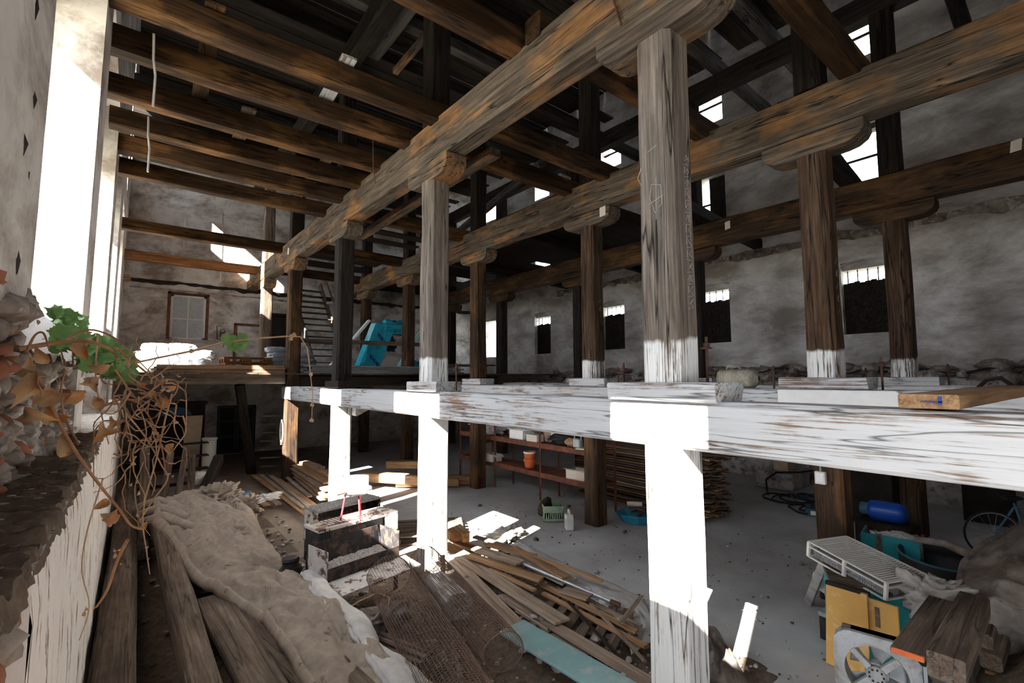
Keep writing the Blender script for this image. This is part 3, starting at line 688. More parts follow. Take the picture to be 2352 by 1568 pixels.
# red door frame leaning on the back wall, graffiti
t=thing('doorway_surround','thin red-brown door surround on the far wall beside the lettering','frame',(3.05,YB-.03,ZM))
for a,b in (((0,-.05,0),(.08,.02,2.0)),((.95,-.05,0),(1.03,.02,2.0)),((0,-.05,1.94),(1.03,.02,2.03))): M().box(a,b).build('frame_bar','rustred',t)
t=thing('wall_graffiti','dark scrawled writing on the far plaster wall beside the four-pane window','graffiti',(2.5,YB-.012,4.42))
T=[[(0,0),(-.02,.5),(.12,.5)],[(.1,.08),(.12,.36),(.22,.38),(.26,.28),(.12,.2)],[(.3,.08),(.31,.24),(.38,.24)],[(.44,.1),(.42,.2),(.5,.22),(.5,.1),(.44,.1)],[(.58,.22),(.62,.08),(.68,.22)],[(.74,.08),(.74,.24)],[(0,0),(.12,-.03),(.55,.0)],[(.22,-.32),(.24,-.12),(.34,-.26),(.42,-.12),(.44,-.34)],[(.55,-.34),(.53,-.16),(.66,-.18),(.66,-.32),(.55,-.34)]]
mb=M()
for st in T: mb.tube([(a,0,b) for a,b in st],.014,5)
mb.build('lettering','graphite',t)
# under the mezzanine
t=thing('old_wardrobe','dark wardrobe with an arched glass top under the mezzanine','wardrobe',(.2,18.6,0))
mb=M(); mb.box((0,0,0),(1.75,.55,2.05)); mb.box((-.06,-.05,2.05),(1.81,.58,2.14)); mb.box((-.03,-.03,0),(1.78,.56,.14)); mb.build('carcass','nearblack',t,None,.01)
mb=M(); mb.prism([(.95+.42*math.cos(a),1.72+.26*math.sin(a)) for a in [PI*i/12 for i in range(13)]],lambda a,b,q:(a,q,b),-.02,.01); mb.build('arched_glass','bluegrey',t)  # blue-grey colour stands for the reflection in the glass
for k in range(2): M().box((.06+k*.85,-.025,.2),(.85+k*.85,0,1.66)).build('door','darkwood',t,None,.008)
tag(slab(M(),(1.25,17.2,0),(1.68,17.2,0),(1.78,17.55,1.75),(1.35,17.55,1.75),.03).build('brown_board','card'),'tall brown board leaning in front of the dark wardrobe','board')
t=thing('white_drum','tall white drum standing under the mezzanine','drum',(1.88,16.6,0))
M().lathe([(.17,0),(.18,.02),(.18,.30),(.185,.31),(.18,.32),(.18,1.08),(.20,1.10),(.20,1.15),(.17,1.15),(.165,1.0),(.0,1.0)],28,caps=False).build('shell','pvc',t,40)
timber('dark_post_stub','dark angled strut under the mezzanine edge next to the grey doors','strut',(3.0,16.5,0),(2.5,16.0,2.7),.3,.25,'darkwood')
timber('upright_rail','dark upright rail under the mezzanine beside the fourth lower post','strut',(4.0,15.6,0),(4.0,15.6,2.6),.1,.08,'darkwood')
t=thing('coiled_cable','white cable loop hanging on the fourth lower post','cable',(XA-.02,14.75,1.35))
mb=M(); mb.tube([(-.02+.0*a,.05+.13*math.cos(a),.35*math.sin(a)) for a in [2*PI*i/20 for i in range(20)]],.012,6,close=True); mb.tube([(-.03,.02+.15*math.cos(a),.03+.30*math.sin(a)) for a in [2*PI*i/20 for i in range(20)]],.012,6,close=True); mb.build('loop','paper',t)
t=thing('post_corbel','small grey corbel block on the side of the third limewashed post','block',(XA+.2,10.33,2.05))
M().prism([(0,.23),(.0,.02),(.04,.0),(.3,.12),(.34,.15),(.34,.23)],lambda a,b,q:(.16+a*.9,-.05+q,b),-.12,.12).build('corbel','whitewood',t,None,.008)
# ------------------------------------------------------------------ things on and along the beams
t=thing('sawn_plank','fresh orange-brown sawn plank lying across the sunlit whitewashed beam','plank',(0,0,0))
p=[at(2095,928,z=2.675),at(2212,955,z=2.675)]; d=Vector((1,.02,0))
t2=timber('board',None,None,(3.42,.62,2.715),(6.2,.50,2.735),.26,.075,'fresh',.004,.006,parent=t)
mb=M(); mb.box((3.412,.56,2.70),(3.417,.575,2.745)); mb.box((3.412,.56,2.712),(3.417,.65,2.718)); mb.build('blue_mark','blueink',t)
t=thing('enamel_panel','long white enamel panel with rounded end fixed on the side of the second whitewashed beam','panel',(XB-.01,1.5,2.49))
mb=M(); n=10; L=1.35; h=.20; r=.06
prof=[(0,0),(L,0),(L,h),(r,h)]+[(r-r*math.sin(a),h-r+r*math.cos(a)) for a in [PI/2*i/6 for i in range(1,7)]]
mb.prism(prof,lambda a,b,q:(q,a,b),-.12,.0); mb.build('shell','paper',t,30,.012)
t=thing('plastic_jerrycan','beige plastic jerrycan lying on its side on the second whitewashed beam','jerrycan',(XB+.2,3.55,2.70),.1)
mb=M(); mb.grid(lambda u,v:((lambda a,k:((.16*k*math.copysign(abs(math.cos(a))**.45,math.cos(a))),(v-.5)*.62*1.0,.14+.14*k*math.copysign(abs(math.sin(a))**.45,math.sin(a))))(2*PI*u,min(1,(.25+7*min(v,1-v))))),28,14); mb.build('body','beigeplastic',t,50)
mb=M(); mb.tube([(.0,.16,.26),(.0,.14,.33),(.0,-.02,.33),(.0,-.06,.26)],.025,8); mb.build('handle','beigeplastic',t,50)
mb=M(); mb.lathe([(.04,0),(.04,.06),(0,.06)],12,mat=Matrix.Translation((.06,.30,.18))@Matrix.Rotation(-PI/2,4,'X')); mb.build('cap','nearblack',t,50)
for k,(x,y) in enumerate(((3.62,4.9),(3.62,5.2))): pass
t=thing('iron_hook','dark curved iron hook lying behind the fresh sawn plank','hook',(7.75,.85,2.64)); M().tube([(-.25,.3,.03),(-.1,.2,.03),(.0,.12,.05),(.02,.02,.17),(.0,-.10,.20),(-.03,-.18,.12),(-.03,-.2,.03)],.022,8).build('hook','nearblack',t,60)
t=thing('black_hose','black hose sagging along the rubble ledge of the barred wall','hose',(0,0,0))
mb=M(); mb.tube([(XR-.38+.05*math.sin(i*1.3),.2+i*.35,3.02+.07*math.sin(i*.9)+.04*math.sin(i*2.1)) for i in range(22)],.022,7); mb.build('tube','rubber',t,50)
# socket box with conduit
t=thing('socket_box','small grey electric box with conduit on the brown lower post, first in the middle row','socket',(XB-.006,2.40,1.55))
M().box((-.07,-.06,-.08),(-.0,.06,.08)).build('box','canister',t,None,.008)
M().box((-.075,-.04,-.05),(-.07,.04,.06)).build('cover','paper',t)
M().tube([(-.03,0,.08),(-.03,0,.72)],.012,6).build('conduit','greymetal',t,50)
# paper tags nailed to beams
for k,(x,y,z,l) in enumerate(((XC-.012,5.55,6.42,'torn paper tag nailed on the dark upper beam between two middle posts'),(XC-.012,.75,6.50,'big torn paper tag on the dark upper beam near the picture edge'),(XB-.012,6.05,6.02,'green-white paper scrap on the bolster of the second middle-row post'),(XA-.014,14.9,6.52,'pale paper tag on the golden-grey beam near its far end'),(XA-.014,16.6,6.54,'second pale paper tag farther along the golden-grey beam'))):
    mb=M(); mb.grid(lambda u,v:(x-.012*math.sin(u*3+k),y-.13*u-.02*v*(k%2),z+.19*v+.02*u),4,4); tag(mb.build('paper_tag','cardpale'),l,'tag')
t=thing('hanging_wire','thin wire hanging from the orange-brown joists by the golden-grey beam','wire',(2.95,7.35,6.7)); M().tube([(0,0,.1),(.02,.02,-.3),(.05,.0,-.62)],.008,5).build('wire','iron',t)
for k,(y,l) in enumerate(((6.6,'rag strip hanging by the windowed wall from the upper joists, upper one'),(8.8,'rag strip hanging by the windowed wall, lower and bent one'))):
    t=thing('hanging_strap',l,'strap',(.02,y,6.72)); M().tube([(0,0,.1),(.01,.0,-.2),(.035,.02,-.38),(.03,.02,-.75)],.014,5).build('strap','ragpale',t)
t=thing('iron_bracket','iron strap with hook on the golden-grey beam above the chalk-marked post','bracket',(XA-.02,2.72,6.72)); M().tube([(.0,0,.05),(-.01,-.02,-.3),(-.01,-.1,-.58)],.012,5).build('strap','iron',t)
# ------------------------------------------------------------------ steel rack and goods
t=thing('steel_rack','rust-red slotted angle rack with two shelves behind the middle row','rack',(7.62,6.75,0))
def angle(mb,x,y,h,sx,sy):
    mb.box((x,y,0),(x+sx*.06,y+sy*.006,h)); mb.box((x,y,0),(x+sx*.006,y+sy*.06,h))
    for i in range(int(h/.11)):
        mb.box((x+sx*.02-.008,y-sy*.002-.001,.05+i*.11),(x+sx*.02+.008,y+.001,.09+i*.11))
for y in (0,1.72,3.5,5.2):
    for x,sx in ((0,1),(.62,-1)):
        mb=M(); mb.box((x-.03,y-.004,0),(x+.03,y+.004,1.95)); mb.box((x-.004 if sx>0 else x-.004,y-.03,0),(x+.004,y+.03,1.95)); mb.build('upright','rustred',t)
for z in (.62,1.30):
    for a,b in ((0,1.72),(1.72,3.5),(3.5,5.2)):
        o=M().box((.0,a+.02,z),(.62,b-.02,z+.02)).box((-.012,a,z-.09),(.0,b,z+.03)).box((.62,a,z-.09),(.632,b,z+.03)); o.build('shelf','rustred',t)
def carton(label,loc,sz,rz=0,mat='card',flaps=1,cat='box'):
    t=thing('cardboard_box',label,cat,loc,rz); x,y,z=sz
    mb=M()
    for lo,hi in (((0,0,0),(x,y,.006)),((0,0,0),(.006,y,z)),((x-.006,0,0),(x,y,z)),((0,0,0),(x,.006,z)),((0,y-.006,0),(x,y,z))): mb.box(lo,hi)
    mb.build('carton',mat,t)
    if flaps:
        for k,(a,b,c,d) in enumerate((((0,0,z),(0,y,z),(-x*.35,y,z+.05),(-x*.35,0,z+.05)),((0,0,z),(x,0,z),(x,-y*.22,z-.06),(0,-y*.22,z-.06)))): M().add([Vector(q) for q in (a,b,c,d)],[(0,1,2,3)]).build('flap',mat,t)
    else: M().box((0,0,z),(x,y,z+.005)).build('lid',mat,t)
    return t
carton('tan cardboard carton on the rack, lower shelf next to the bare brown post',(7.66,11.0,.64),(.4,.5,.40),0,'card',0)
carton('small pale box with an open flap on the rack, lower shelf end',(7.55,10.25,.64),(.3,.42,.20),0,'cardpale',1)
carton('big brown carton at the back of the upper rack shelf',(7.95,9.15,1.33),(.3,.75,.36),0,'card',0)
carton('white open box on the upper rack shelf',(7.63,9.1,1.33),(.28,.55,.22),0,'paper',1)
carton('small tan box beside the white open box on the upper shelf',(7.60,8.55,1.33),(.22,.4,.16),0,'cardpale',0)
carton('white box with torn flaps on the lower rack shelf near the front upright',(7.68,7.0,.64),(.35,.62,.20),.1,'cardpale',1)
bag('plastic_heap','crumpled translucent plastic heap on the far end of the upper shelf','plastic',(7.9,10.9,1.33),(.5,1.2,.36),'ragpale',0,21,amp=.5)
bag('grey_bundle','dark grey bundle of cloth on the upper rack shelf','bundle',(7.9,7.95,1.33),(.4,.75,.24),'rubber',.2,23,amp=.4)
bag('jute_knot','tan round knot of rope on the upper rack shelf','rope',(7.78,7.6,1.33),(.16,.28,.17),'twigdry',.2,25,amp=.5)
bag('plastic_heap','pale plastic wrap on the lower rack shelf end by the brown post','plastic',(7.8,6.85,.66),(.3,.3,.3),'ragpale',.2,27,amp=.5)
t=thing('work_lamp','grey work lamp with handle on the upper rack shelf','lamp',(7.66,7.28,1.33),-.2)
M().cbox((0,0,.11),(.08,.27,.2)).build('housing','greymetal',t,None,.012); M().cbox((-.045,0,.11),(.01,.21,.15)).build('lamp_glass','frost',t)
mb=M(); mb.tube([(.0,-.12,.18),(.0,-.12,.36),(.0,.10,.36),(.0,.13,.2)],.012,6); mb.build('handle','canister',t,50); M().rock((0,-.10,.33),.05,3).build('bulb','canister',t,50)
def bucket(label,loc,mat,r=.15,h=.3,rim='paper'):
    t=thing('bucket',label,'bucket',loc)
    M().lathe([(.0,.01),(r*.8,.01),(r,h),(r*.96,h),(r*.78,.03),(0,.03)],24,caps=False).build('pail',mat,t,40)
    M().lathe([(r,h-.03),(r*1.07,h-.03),(r*1.07,h+.01),(r*.97,h+.01)],24,caps=False).build('rim',rim,t,40)
    mb=M(); mb.tube([(r*math.cos(a)*1.02,r*.2,h-.02-.11*math.sin(a)) for a in [PI*i/12 for i in range(13)]],.004,5); mb.build('handle','galv',t)
    return t
bucket('orange bucket with a white rim on the lower shelf, top of a nested pair',(7.8,9.05,.74),'orangeplastic')
bucket('orange bucket on the lower shelf, bottom of a nested pair',(7.8,9.05,.64),'orangeplastic',.15,.22,'orangeplastic')
bucket('orange and white bucket on the upper shelf behind the front upright',(7.95,8.5,1.33),'card',.14,.28)
tag(M().box((7.9,8.28,1.33),(7.97,8.45,1.72)).build('white_strip','paper'),'upright white board end on the upper shelf','board')
t=thing('plastic_folder','flat white folder at the end of the upper rack shelf','folder',(7.62,6.8,1.335),.3); M().box((0,0,0),(.3,.42,.02)).build('folder','paper',t)
# crate with an old lantern
t=thing('plastic_crate','pale green slotted plastic crate on the concrete floor by the rack','crate',(6.55,7.18,0),-.62)
mb=M(); L,W_,Hc=.40,.52,.30
mb.box((0,0,0),(L,W_,.012))
for s in (0,L-.012):
    mb.box((s,0,.0),(s+.012,W_,.05)); mb.box((s,0,.17),(s+.012,.17,Hc)); mb.box((s,.35,.17),(s+.012,W_,Hc)); mb.box((s,.17,.26),(s+.012,.35,Hc)); mb.box((s,.17,.17),(s+.012,.35,.20))
    for i in range(14): mb.box((s,.0+i*.0395,.05),(s+.012,.016+i*.0395,.17))
for s in (0,W_-.012):
    mb.box((0,s,.0),(L,s+.012,.05)); mb.box((0,s,.17),(L,s+.012,Hc))
    for i in range(10): mb.box((i*.043,s,.05),(i*.043+.018,s+.012,.17))
mb.box((-.012,-.012,Hc-.03),(L+.012,.0,Hc)); mb.box((-.012,W_,Hc-.03),(L+.012,W_+.012,Hc)); mb.box((-.012,0,Hc-.03),(0,W_,Hc)); mb.box((L,0,Hc-.03),(L+.012,W_,Hc)); mb.build('body','greencrate',t)
t=thing('wire_lantern','dark wicker-covered jar tilted in the green crate','jar',(6.72,7.42,.06),0,None,(.35,.2,0))
mb=M(); mb.lathe([(.0,0),(.10,0),(.13,.1),(.13,.24),(.07,.34),(.05,.38),(0,.38)],16,caps=False); mb.build('jar','darkwood',t,40)
mb=M()
for i in range(8): mb.lathe([(.131,.06+i*.025),(.138,.066+i*.025),(.131,.072+i*.025)],16,caps=False)
mb.build('wicker','dusty',t,40)
# washer-fluid canister and blue tray
t=thing('fluid_canister','white handled canister with a pale blue label beside the brown post','canister',(6.62,6.55,0),-.6)
mb=M(); mb.prism([(-.1,.0),(.1,0),(.1,.22),(.06,.28),(-.06,.28),(-.1,.22)],lambda a,b,q:(q,a,b),-.07,.07); mb.build('body','canister',t,None,.012)
M().box((-.073,-.085,.06),(-.07,.085,.2)).build('label_sheet','sackgrey',t); mb=M(); mb.tube([(0,-.07,.27),(0,-.06,.35),(0,.05,.35),(0,.07,.27)],.016,7); mb.build('handle','canister',t,50)
t=thing('blue_tray','teal-blue plastic tray full of scraps at the foot of the plank stack','tray',(8.05,6.0,0),-1.0)
mb=M(); mb.lathe([(.0,.02),(.28,.02),(.38,.16),(.41,.16),(.41,.14),(.31,.0),(0,.0)],8,mat=Matrix.Diagonal((1.15,.8,1,1)),caps=False); mb.build('basin','blueplastic',t)
for k in range(7):
    mb=M(); a=k*.9; mb.bar((.22*math.cos(a),.15*math.sin(a),.08+.03*k),(-.25*math.cos(a+.6),-.15*math.sin(a+.6),.12+.02*k),.05,.02); tag(mb.build('wood_scrap','dusty'),'small wood scrap lying in the teal-blue tray','scrap','scraps in the blue tray').location=(8.05,6.0,.03)
t=thing('cardboard_tube','pale cardboard tube lying on the scraps in the blue tray','tube',(8.1,6.15,.3),-.9); M().lathe([(.05,-.15),(.05,.15)],12,mat=Matrix.Rotation(PI/2,4,'Y')).build('tube','cardpale',t,40)
# big stack of sawn boards: every board its own thing
bm=[timber_mesh(3.3,.20,.032,.004,.003,90+i,0,1,.5,.03) for i in range(3)]
import itertools
proto=[]
for k in range(22):
    for j in range(5):
        q=(k*5+j)%3
        if k==0 and j<3:
            o=bm[j].build('sawn_board',['dusty','fresh','dusty'][j],None,35); proto.append(o)
        else: o=dup(proto[q])
        o.rotation_euler=(0,0,PI/2+R.uniform(-.02,.02)); o.location=(8.97+j*.213+R.uniform(-.03,.03),5.15+R.uniform(-.14,.14),.02+k*.056+.0)
        lab='rough sawn board inside the big plank stack behind the sunlit post' if 0<j else 'rough sawn board on the long visible side of the big plank stack'
        if k==21: lab='rough sawn board in the top layer of the big plank stack'
        tag(o,lab,'board','boards of the big plank stack')
for k in range(22):
    for y in (5.5,7.9):
        if k==0: continue
    if k:
        for y in (5.55,6.8,8.1): pass
sp=None
for k in range(1,22):
    for y in (5.6,7.9):
        if sp is None: o=sp=M().box((0,0,0),(1.1,.03,.022)).build('spacer_lath','dusty')
        else: o=dup(sp)
        o.location=(8.85,y,.018+k*.056-.038); tag(o,'thin lath spacer between layers of the big plank stack','lath','laths in the big plank stack')
timber('loose_board','pale loose board jutting out on top of the big plank stack','board',(8.9,5.6,1.27),(9.9,4.7,1.25),.17,.03,'dusty')
# stone block, hoses
tag(M().box((-.55,-.45,0),(.55,.45,.42)).build('stone_block','stone',None,None,.03),'pale squared stone block by the barred wall with hoses round it','block').location=(13.55,5.5,0)
tag(M().box((0,0,0),(.5,.35,.3)).build('wooden_crate','card'),'small brown wooden crate standing on the pale stone block','crate').location=(13.4,5.3,.43)
for k,(cx,cy,r,l) in enumerate(((11.9,5.0,.5,'black hose in wide loops on the floor by the stone block'),(11.3,4.3,.38,'black cable coil trailing toward the middle of the concrete floor'),(12.3,4.6,.42,'grey hose loop lying between the stone block and the brown post'))):
    mb=M(); rr=random.Random(k); mb.tube([(cx+(r+.12*math.sin(i*.233+k))*math.cos(i*.14)*(1-.0013*i)+.004*i,cy+(r*.75+.1*math.cos(i*.17))*math.sin(i*.14)-.0033*i,.02+.03*abs(math.sin(i*.09))) for i in range(192)],.02,6)
    tag(recenter(mb.build('rubber_hose','rubber' if k<2 else 'bluegrey',None,50)),l,'hose')
t=thing('black_hose','black hose running over the stone block down to the floor','hose',(0,0,0)); M().tube([(13.9,4.7,.5),(13.3,5.0,.46),(12.95,5.4,.44),(12.8,5.6,.25),(12.6,5.5,.05),(12.2,5.3,.03)],.025,7).build('tube','rubber',t,50)
t=thing('platform_scale','blue-green weighing scale with a white dial strip near the brown post','scale',(11.2,3.5,0),.3); M().box((0,0,0),(.5,.6,.14)).build('base','bluegrey',t,None,.01); M().box((.1,.1,.14),(.4,.5,.19)).build('platform','nearblack',t); M().box((-.006,.1,.03),(0,.5,.11)).build('dial_strip','paper',t)
# ------------------------------------------------------------------ heap along the windowed wall
def soft(p,s): return noise.noise(Vector((p[0]*s,p[1]*s,p[2]*s if len(p)>2 else 0)))
HEAP=M()
def hz(x,y):
    e=min(1,max(0,(x-XLOW)/.1),max(0,(2.35-.03*y-x)/.7),max(0,(13.5-y)/2.5)); return e*(.10+.20*min(1,max(0,(x-.55)/.5))+.14*soft((x,y),1.7)+.05*soft((x,y),6))
HEAP.grid(lambda u,v:(XLOW+u*2.5,2.2+v*11.5,hz(XLOW+u*2.5,2.2+v*11.5)-.01),40,110)
tag(HEAP.build('rubble_heap','soil',None,60),kind='stuff')
timber('squared_timber','long round-edged dusty timber lying against the limewashed wall','timber',(-.03,2.6,.44),(.06,13.4,.42),.30,.30,'dusty',.02,.07,ragged=.06)
timber('squared_timber','dusty squared timber whose far end is wrapped by the tarpaulin','timber',(.56,2.4,.44),(.44,10.9,.60),.22,.26,'dusty',.015,.03)
timber('short_plank','short dusty plank with a square-cut end on the rubble, beside the wrapped timber','plank',(1.05,2.3,.40),(.80,6.25,.47),.30,.07,'dusty',.01,.01)
timber('wide_board','wide dust-covered board under the hem of the tarpaulin','board',(1.62,2.2,.37),(1.10,6.4,.44),.46,.05,'dusty',.012,.008)
timber('squared_timber','thin dark timber end behind the long dusty timber','timber',(.22,9.0,.33),(.25,13.0,.33),.18,.2,'dusty',.01,.02)
def lerp_poly(P,t):
    k=t*(len(P)-1); i=min(int(k),len(P)-2); q=k-i; return P[i].lerp(P[i+1],q)
def sheet(name,label,cat,A,B,nu,nv,mat,bulge=.12,fold=.05,fs=3.,seed=0,hem=.06,thick=.012,group=None):
    """cloth between two edge lines; bulges, folds that run along it, rolled hems"""
    mb=M()
    def p(u,v):
        a,b=lerp_poly(A,v),lerp_poly(B,v); q=a.lerp(b,u); W=(b-a).length
        z=bulge*math.sin(PI*min(1,max(0,u)))**.6
        c=u*W; w1=.35*noise.noise(Vector((c*1.5,v*5,seed))); l=v*len(A)*.55
        rg=lambda k,m,o:(1-abs(noise.noise(Vector((c*k+w1*2+l*m,l*k*.33-c*.4,seed+o)))))**4
        z+=fold*(1.0*rg(2.0,.5,0)+.7*rg(3.6,-.8,4)+.35*rg(6.5,.9,8)-.75)*(.6+.8*abs(noise.noise(Vector((c,l,seed+20)))))+fold*.6*noise.noise(Vector((c*1.6,l*.8,seed)))
        z*=min(1,.35+4*min(u,1-u))*min(1,.4+12*min(v,1-v))
        if u<.08: z+=hem*math.sin(PI*u/.08)
        return (q.x+.02*noise.noise(Vector((v*14,seed,u*4))),q.y,q.z+z)
    mb.grid(p,nu,nv); o=mb.build(name,mat,None,180); s=o.modifiers.new('cloth','SOLIDIFY'); s.thickness=thick; s.offset=-1
    return tag(o,label,cat,group)
A=[at(*q) if 0 else at(q[0],q[1],z=q[2]) for q in ((352,1158,.74),(352,1205,.70),(385,1240,.64),(418,1302,.58),(458,1349,.53),(489,1366,.5),(540,1393,.47),(591,1421,.44),(628,1465,.43),(660,1515,.42),(710,1600,.40))]
B=[at(q[0],q[1],z=q[2]) for q in ((505,1112,.40),(570,1160,.34),(592,1200,.34),(612,1244,.36),(640,1278,.36),(665,1312,.34),(705,1330,.36),(761,1370,.34),(820,1440,.32),(856,1500,.30),(985,1600,.26))]
sheet('tarpaulin','big dirty beige tarpaulin spread over the rubble heap along the wall','tarpaulin',A,B,64,170,'cloth',.12,.14,2.4,1,.09)
# loop of the tarpaulin pulled round the timber end
A=[at(q[0],q[1],z=q[2]) for q in ((336,1160,.55),(340,1200,.5),(352,1232,.5))]
mb=M()
for k in range(3):
    mb.tube([Vector((.20+.03*k,10.6-1.25*k*.5,.36)),Vector((.24,10.5-.6*k,.70)),Vector((.46,10.3-.6*k,.78)),Vector((.75,9.9-.6*k,.68)),Vector((1.1,9.3-.5*k,.58)),Vector((1.5,8.9-.3*k,.52))],[.05,.07,.08,.07,.06,.03],9)
tag(recenter(mb.build('cloth_roll','cloth',None,180)),'rolled folds of cloth pulled round the far end of the dusty timber','cloth')
A=[at(q[0],q[1],z=q[2]) for q in ((690,1322,.46),(720,1370,.46),(790,1440,.44),(830,1500,.42),(900,1600,.40))]
B=[at(q[0],q[1],z=q[2]) for q in ((722,1312,.40),(772,1362,.36),(862,1455,.28),(874,1500,.26),(1010,1580,.24))]
sheet('sacking','pale worn sacking lying on the edge of the beige tarpaulin beside the rusty troughs','cloth',A,B,24,70,'ragpale',.09,.05,3,5,.03)
bag('crumpled_cloth','crumpled pale cloth standing up at the far end of the tarpaulin','cloth',(1.42,11.0,.30),(.75,.6,.48),'cloth',.4,33,amp=.6)
bag('crumpled_cloth','crumpled cloth corner hanging over the heap next to the blue cup','cloth',(1.78,10.6,.18),(.6,.5,.40),'cloth',.2,35,amp=.6)
t=thing('blue_cup','dark blue plastic cup end lying on the crumpled cloth','cup',(1.95,11.4,.42),0,None,(0,1.5,.3)); M().lathe([(0,-.12),(.09,-.12),(.10,.12),(.085,.12),(.07,-.10),(0,-.1)],18,caps=False).build('cup','bluegrey',t,40); M().lathe([(.05,-.2),(.06,-.12),(0,-.12)],12).build('neck','nearblack',t,40)
bag('grey_rag','striped grey rag beside the dark blue cup','rag',(2.35,11.3,.28),(.6,.3,.14),'ragpale',.4,37,amp=.6)
for k,(a,b,w_) in enumerate((((.62,12.3,.3),(.75,13.0,1.25),.13),((.85,12.2,.3),(1.05,13.2,1.30),.12),((1.1,12.4,.35),(1.18,13.3,1.12),.14),((.32,12.0,.35),(.28,12.6,1.5),.16))):
    timber('leaning_plank','brown plank leaning at the far end of the tarpaulin heap, %s of four'%ORD[k],'plank',a,b,w_,.03,'dusty',.004,.004)
timber('dark_beam','dark short beam sloping up beside the white drum','beam',(1.35,12.6,.35),(1.75,13.6,.95),.2,.2,'darkwood',.01,.02)
bag('white_pot','pale round pot among the planks at the far end of the heap','pot',(1.35,13.2,.4),(.34,.34,.34),'canister',0,39,amp=.1)
for k in range(4): timber('dark_shelf','dark plank of the broken shelf beyond the leaning planks, %s'%ORD[k],'plank',(-.1,14.0+.12*k,.35+.3*k),(1.6,14.1+.12*k,.36+.3*k),.3,.03,'darkwood')
# planks on the dirt floor further back
PK=[((583,1091),(735,1203),.14,.12),((600,1090),(700,1168),.10,.15),((622,1092),(745,1190),.12,.17),((640,1100),(752,1182),.10,.15),((634,1118),(682,1152),.12,.13),((660,1096),(712,1140),.1,.18),((575,1135),(612,1160),.16,.1),((600,1130),(640,1158),.12,.1)]
for k,(a,b,w_,z) in enumerate(PK):
    timber('loose_plank','brown plank spread on the dirt floor before the fourth lower post, %s'%ORD[k],'plank',at(*a,z=z),at(*b,z=z),w_,.03,'fresh' if k%3==0 else 'tan',.004,.004)
PK=[((680,1066),(758,1108),.30,.42),((676,1074),(756,1125),.26,.34),((680,1084),(756,1140),.24,.24),((682,1094),(745,1146),.2,.16),((690,1058),(760,1090),.22,.48),((702,1060),(738,1074),.2,.52)]
for k,(a,b,w_,z) in enumerate(PK):
    timber('piled_board','brown board in the pile beside the third limewashed post, %s layer down'%ORD[k],'board',at(*a,z=z),at(*b,z=z),w_,.05,'tan' if k%2 else 'fresh',.006,.006)
for k,(a,b,s) in enumerate(((( 5.0,12.6,.25),(6.3,10.8,.25),.24),((5.9,13.2,.38),(7.3,12.2,.38),.22),((6.3,11.9,.12),(7.3,10.9,.12),.24),((5.6,11.9,.12),(6.9,10.9,.12),.2))):
    timber('squared_timber','orange-brown squared timber on the floor behind the third limewashed post, %s'%ORD[k],'timber',a,b,s,s,'fresh',.01,.02)
tag(M().box((6.3,11.2,0),(6.5,11.6,.2)).build('timber_block','fresh'),'orange-brown block under the squared timbers','block')
for k in range(7): timber('grey_rung','dark slat of the timber rack beside the fourth lower post, %s up'%ORD[k],'slat',(3.0,15.4,.35+.24*k),(3.5,15.2,.35+.24*k),.08,.03,'greywood')
# ------------------------------------------------------------------ barbecue troughs
def trough(label,c,rz,L,W_,H,z0,mat='blackmetal',ash=True,flap=False,legs=True,out='peelmetal'):
    t=thing('fire_trough',label,'trough',(c[0],c[1],0),rz)
    M().box((0,0,z0),(L,W_,z0+.012)).build('bottom',mat,t)
    M().box((0,0,z0),(L,.008,z0+H*.45)).build('front_panel',mat,t); M().box((0,W_-.008,z0),(L,W_,z0+H)).build('back_panel',mat,t)
    M().box((0,0,z0-.02),(.01,W_,z0+H)).build('end_panel',out,t); M().box((L-.01,0,z0),(L,W_,z0+H)).build('end_panel',mat,t)
    if ash:
        mb=M(); mb.grid(lambda u,v:(.02+u*(L-.04),.02+v*(W_-.04),z0+.03+.06*v+.025*noise.noise(Vector((u*9,v*4,1)))+.015*noise.noise(Vector((u*30,v*12,3)))),40,12); mb.build('ash_bed','ash',t,80)
    if flap: mb=M(); mb.hexa([(0,-.34,z0-.06),(L+.1,-.34,z0-.06),(L+.1,.0,z0-.01),(0,0,z0-.01),(0,-.34,z0-.04),(L+.1,-.34,z0-.04),(L+.1,0,z0+.01),(0,0,z0+.01)]); mb.build('tray','peelmetal',t)
    if legs:
        for x in (.03,L-.03):
            for y in (.03,W_-.03): M().box((x-.02,y-.02,0),(x+.02,y+.02,z0)).build('leg','blackmetal',t)
    return t
tr=trough('open rusty fire trough full of ash, front one of the stack, with a tray flap',(1.93,5.95),.22,1.06,.46,.36,.42,flap=True)
t=thing('fire_box','sooty dark box table with a sunlit end, carrying the round pan grill',"table",(1.98,6.48,0),.18)
M().box((0,0,.86),(1.22,.42,.90)).build('top','peelmetal',t,None,.004); M().box((.02,.02,.58),(1.0,.40,.86)).build('body','blackmetal',t); M().box((1.0,.0,.64),(1.22,.42,.86)).build('sunlit_end','peelmetal',t)  # paler metal on the end paints in the sunlight there
for x,y in ((.05,.05),(1.15,.05),(.05,.36),(1.15,.36)): M().box((x-.025,y-.025,0),(x+.025,y+.025,.64)).build('leg','blackmetal',t)
trough('dark metal box with a dusty lid standing behind the round pan grill',(2.35,7.75),.22,1.15,.42,.48,.30,ash=False)
t=thing('dusty_lid','grey dusty lid board lying on the dark metal box','lid',(2.35,7.75,.79),.22); M().grid(lambda u,v:(u*1.16,v*.44,.02+.012*noise.noise(Vector((u*20,v*8,2)))),40,14).box((0,0,-.01),(1.16,.44,.015)).build('board','ash',t)
t=thing('wire_rack','wire grill rack with wooden handles lying on the sooty dark table','rack',(2.02,6.42,.91),.2)
mb=M()
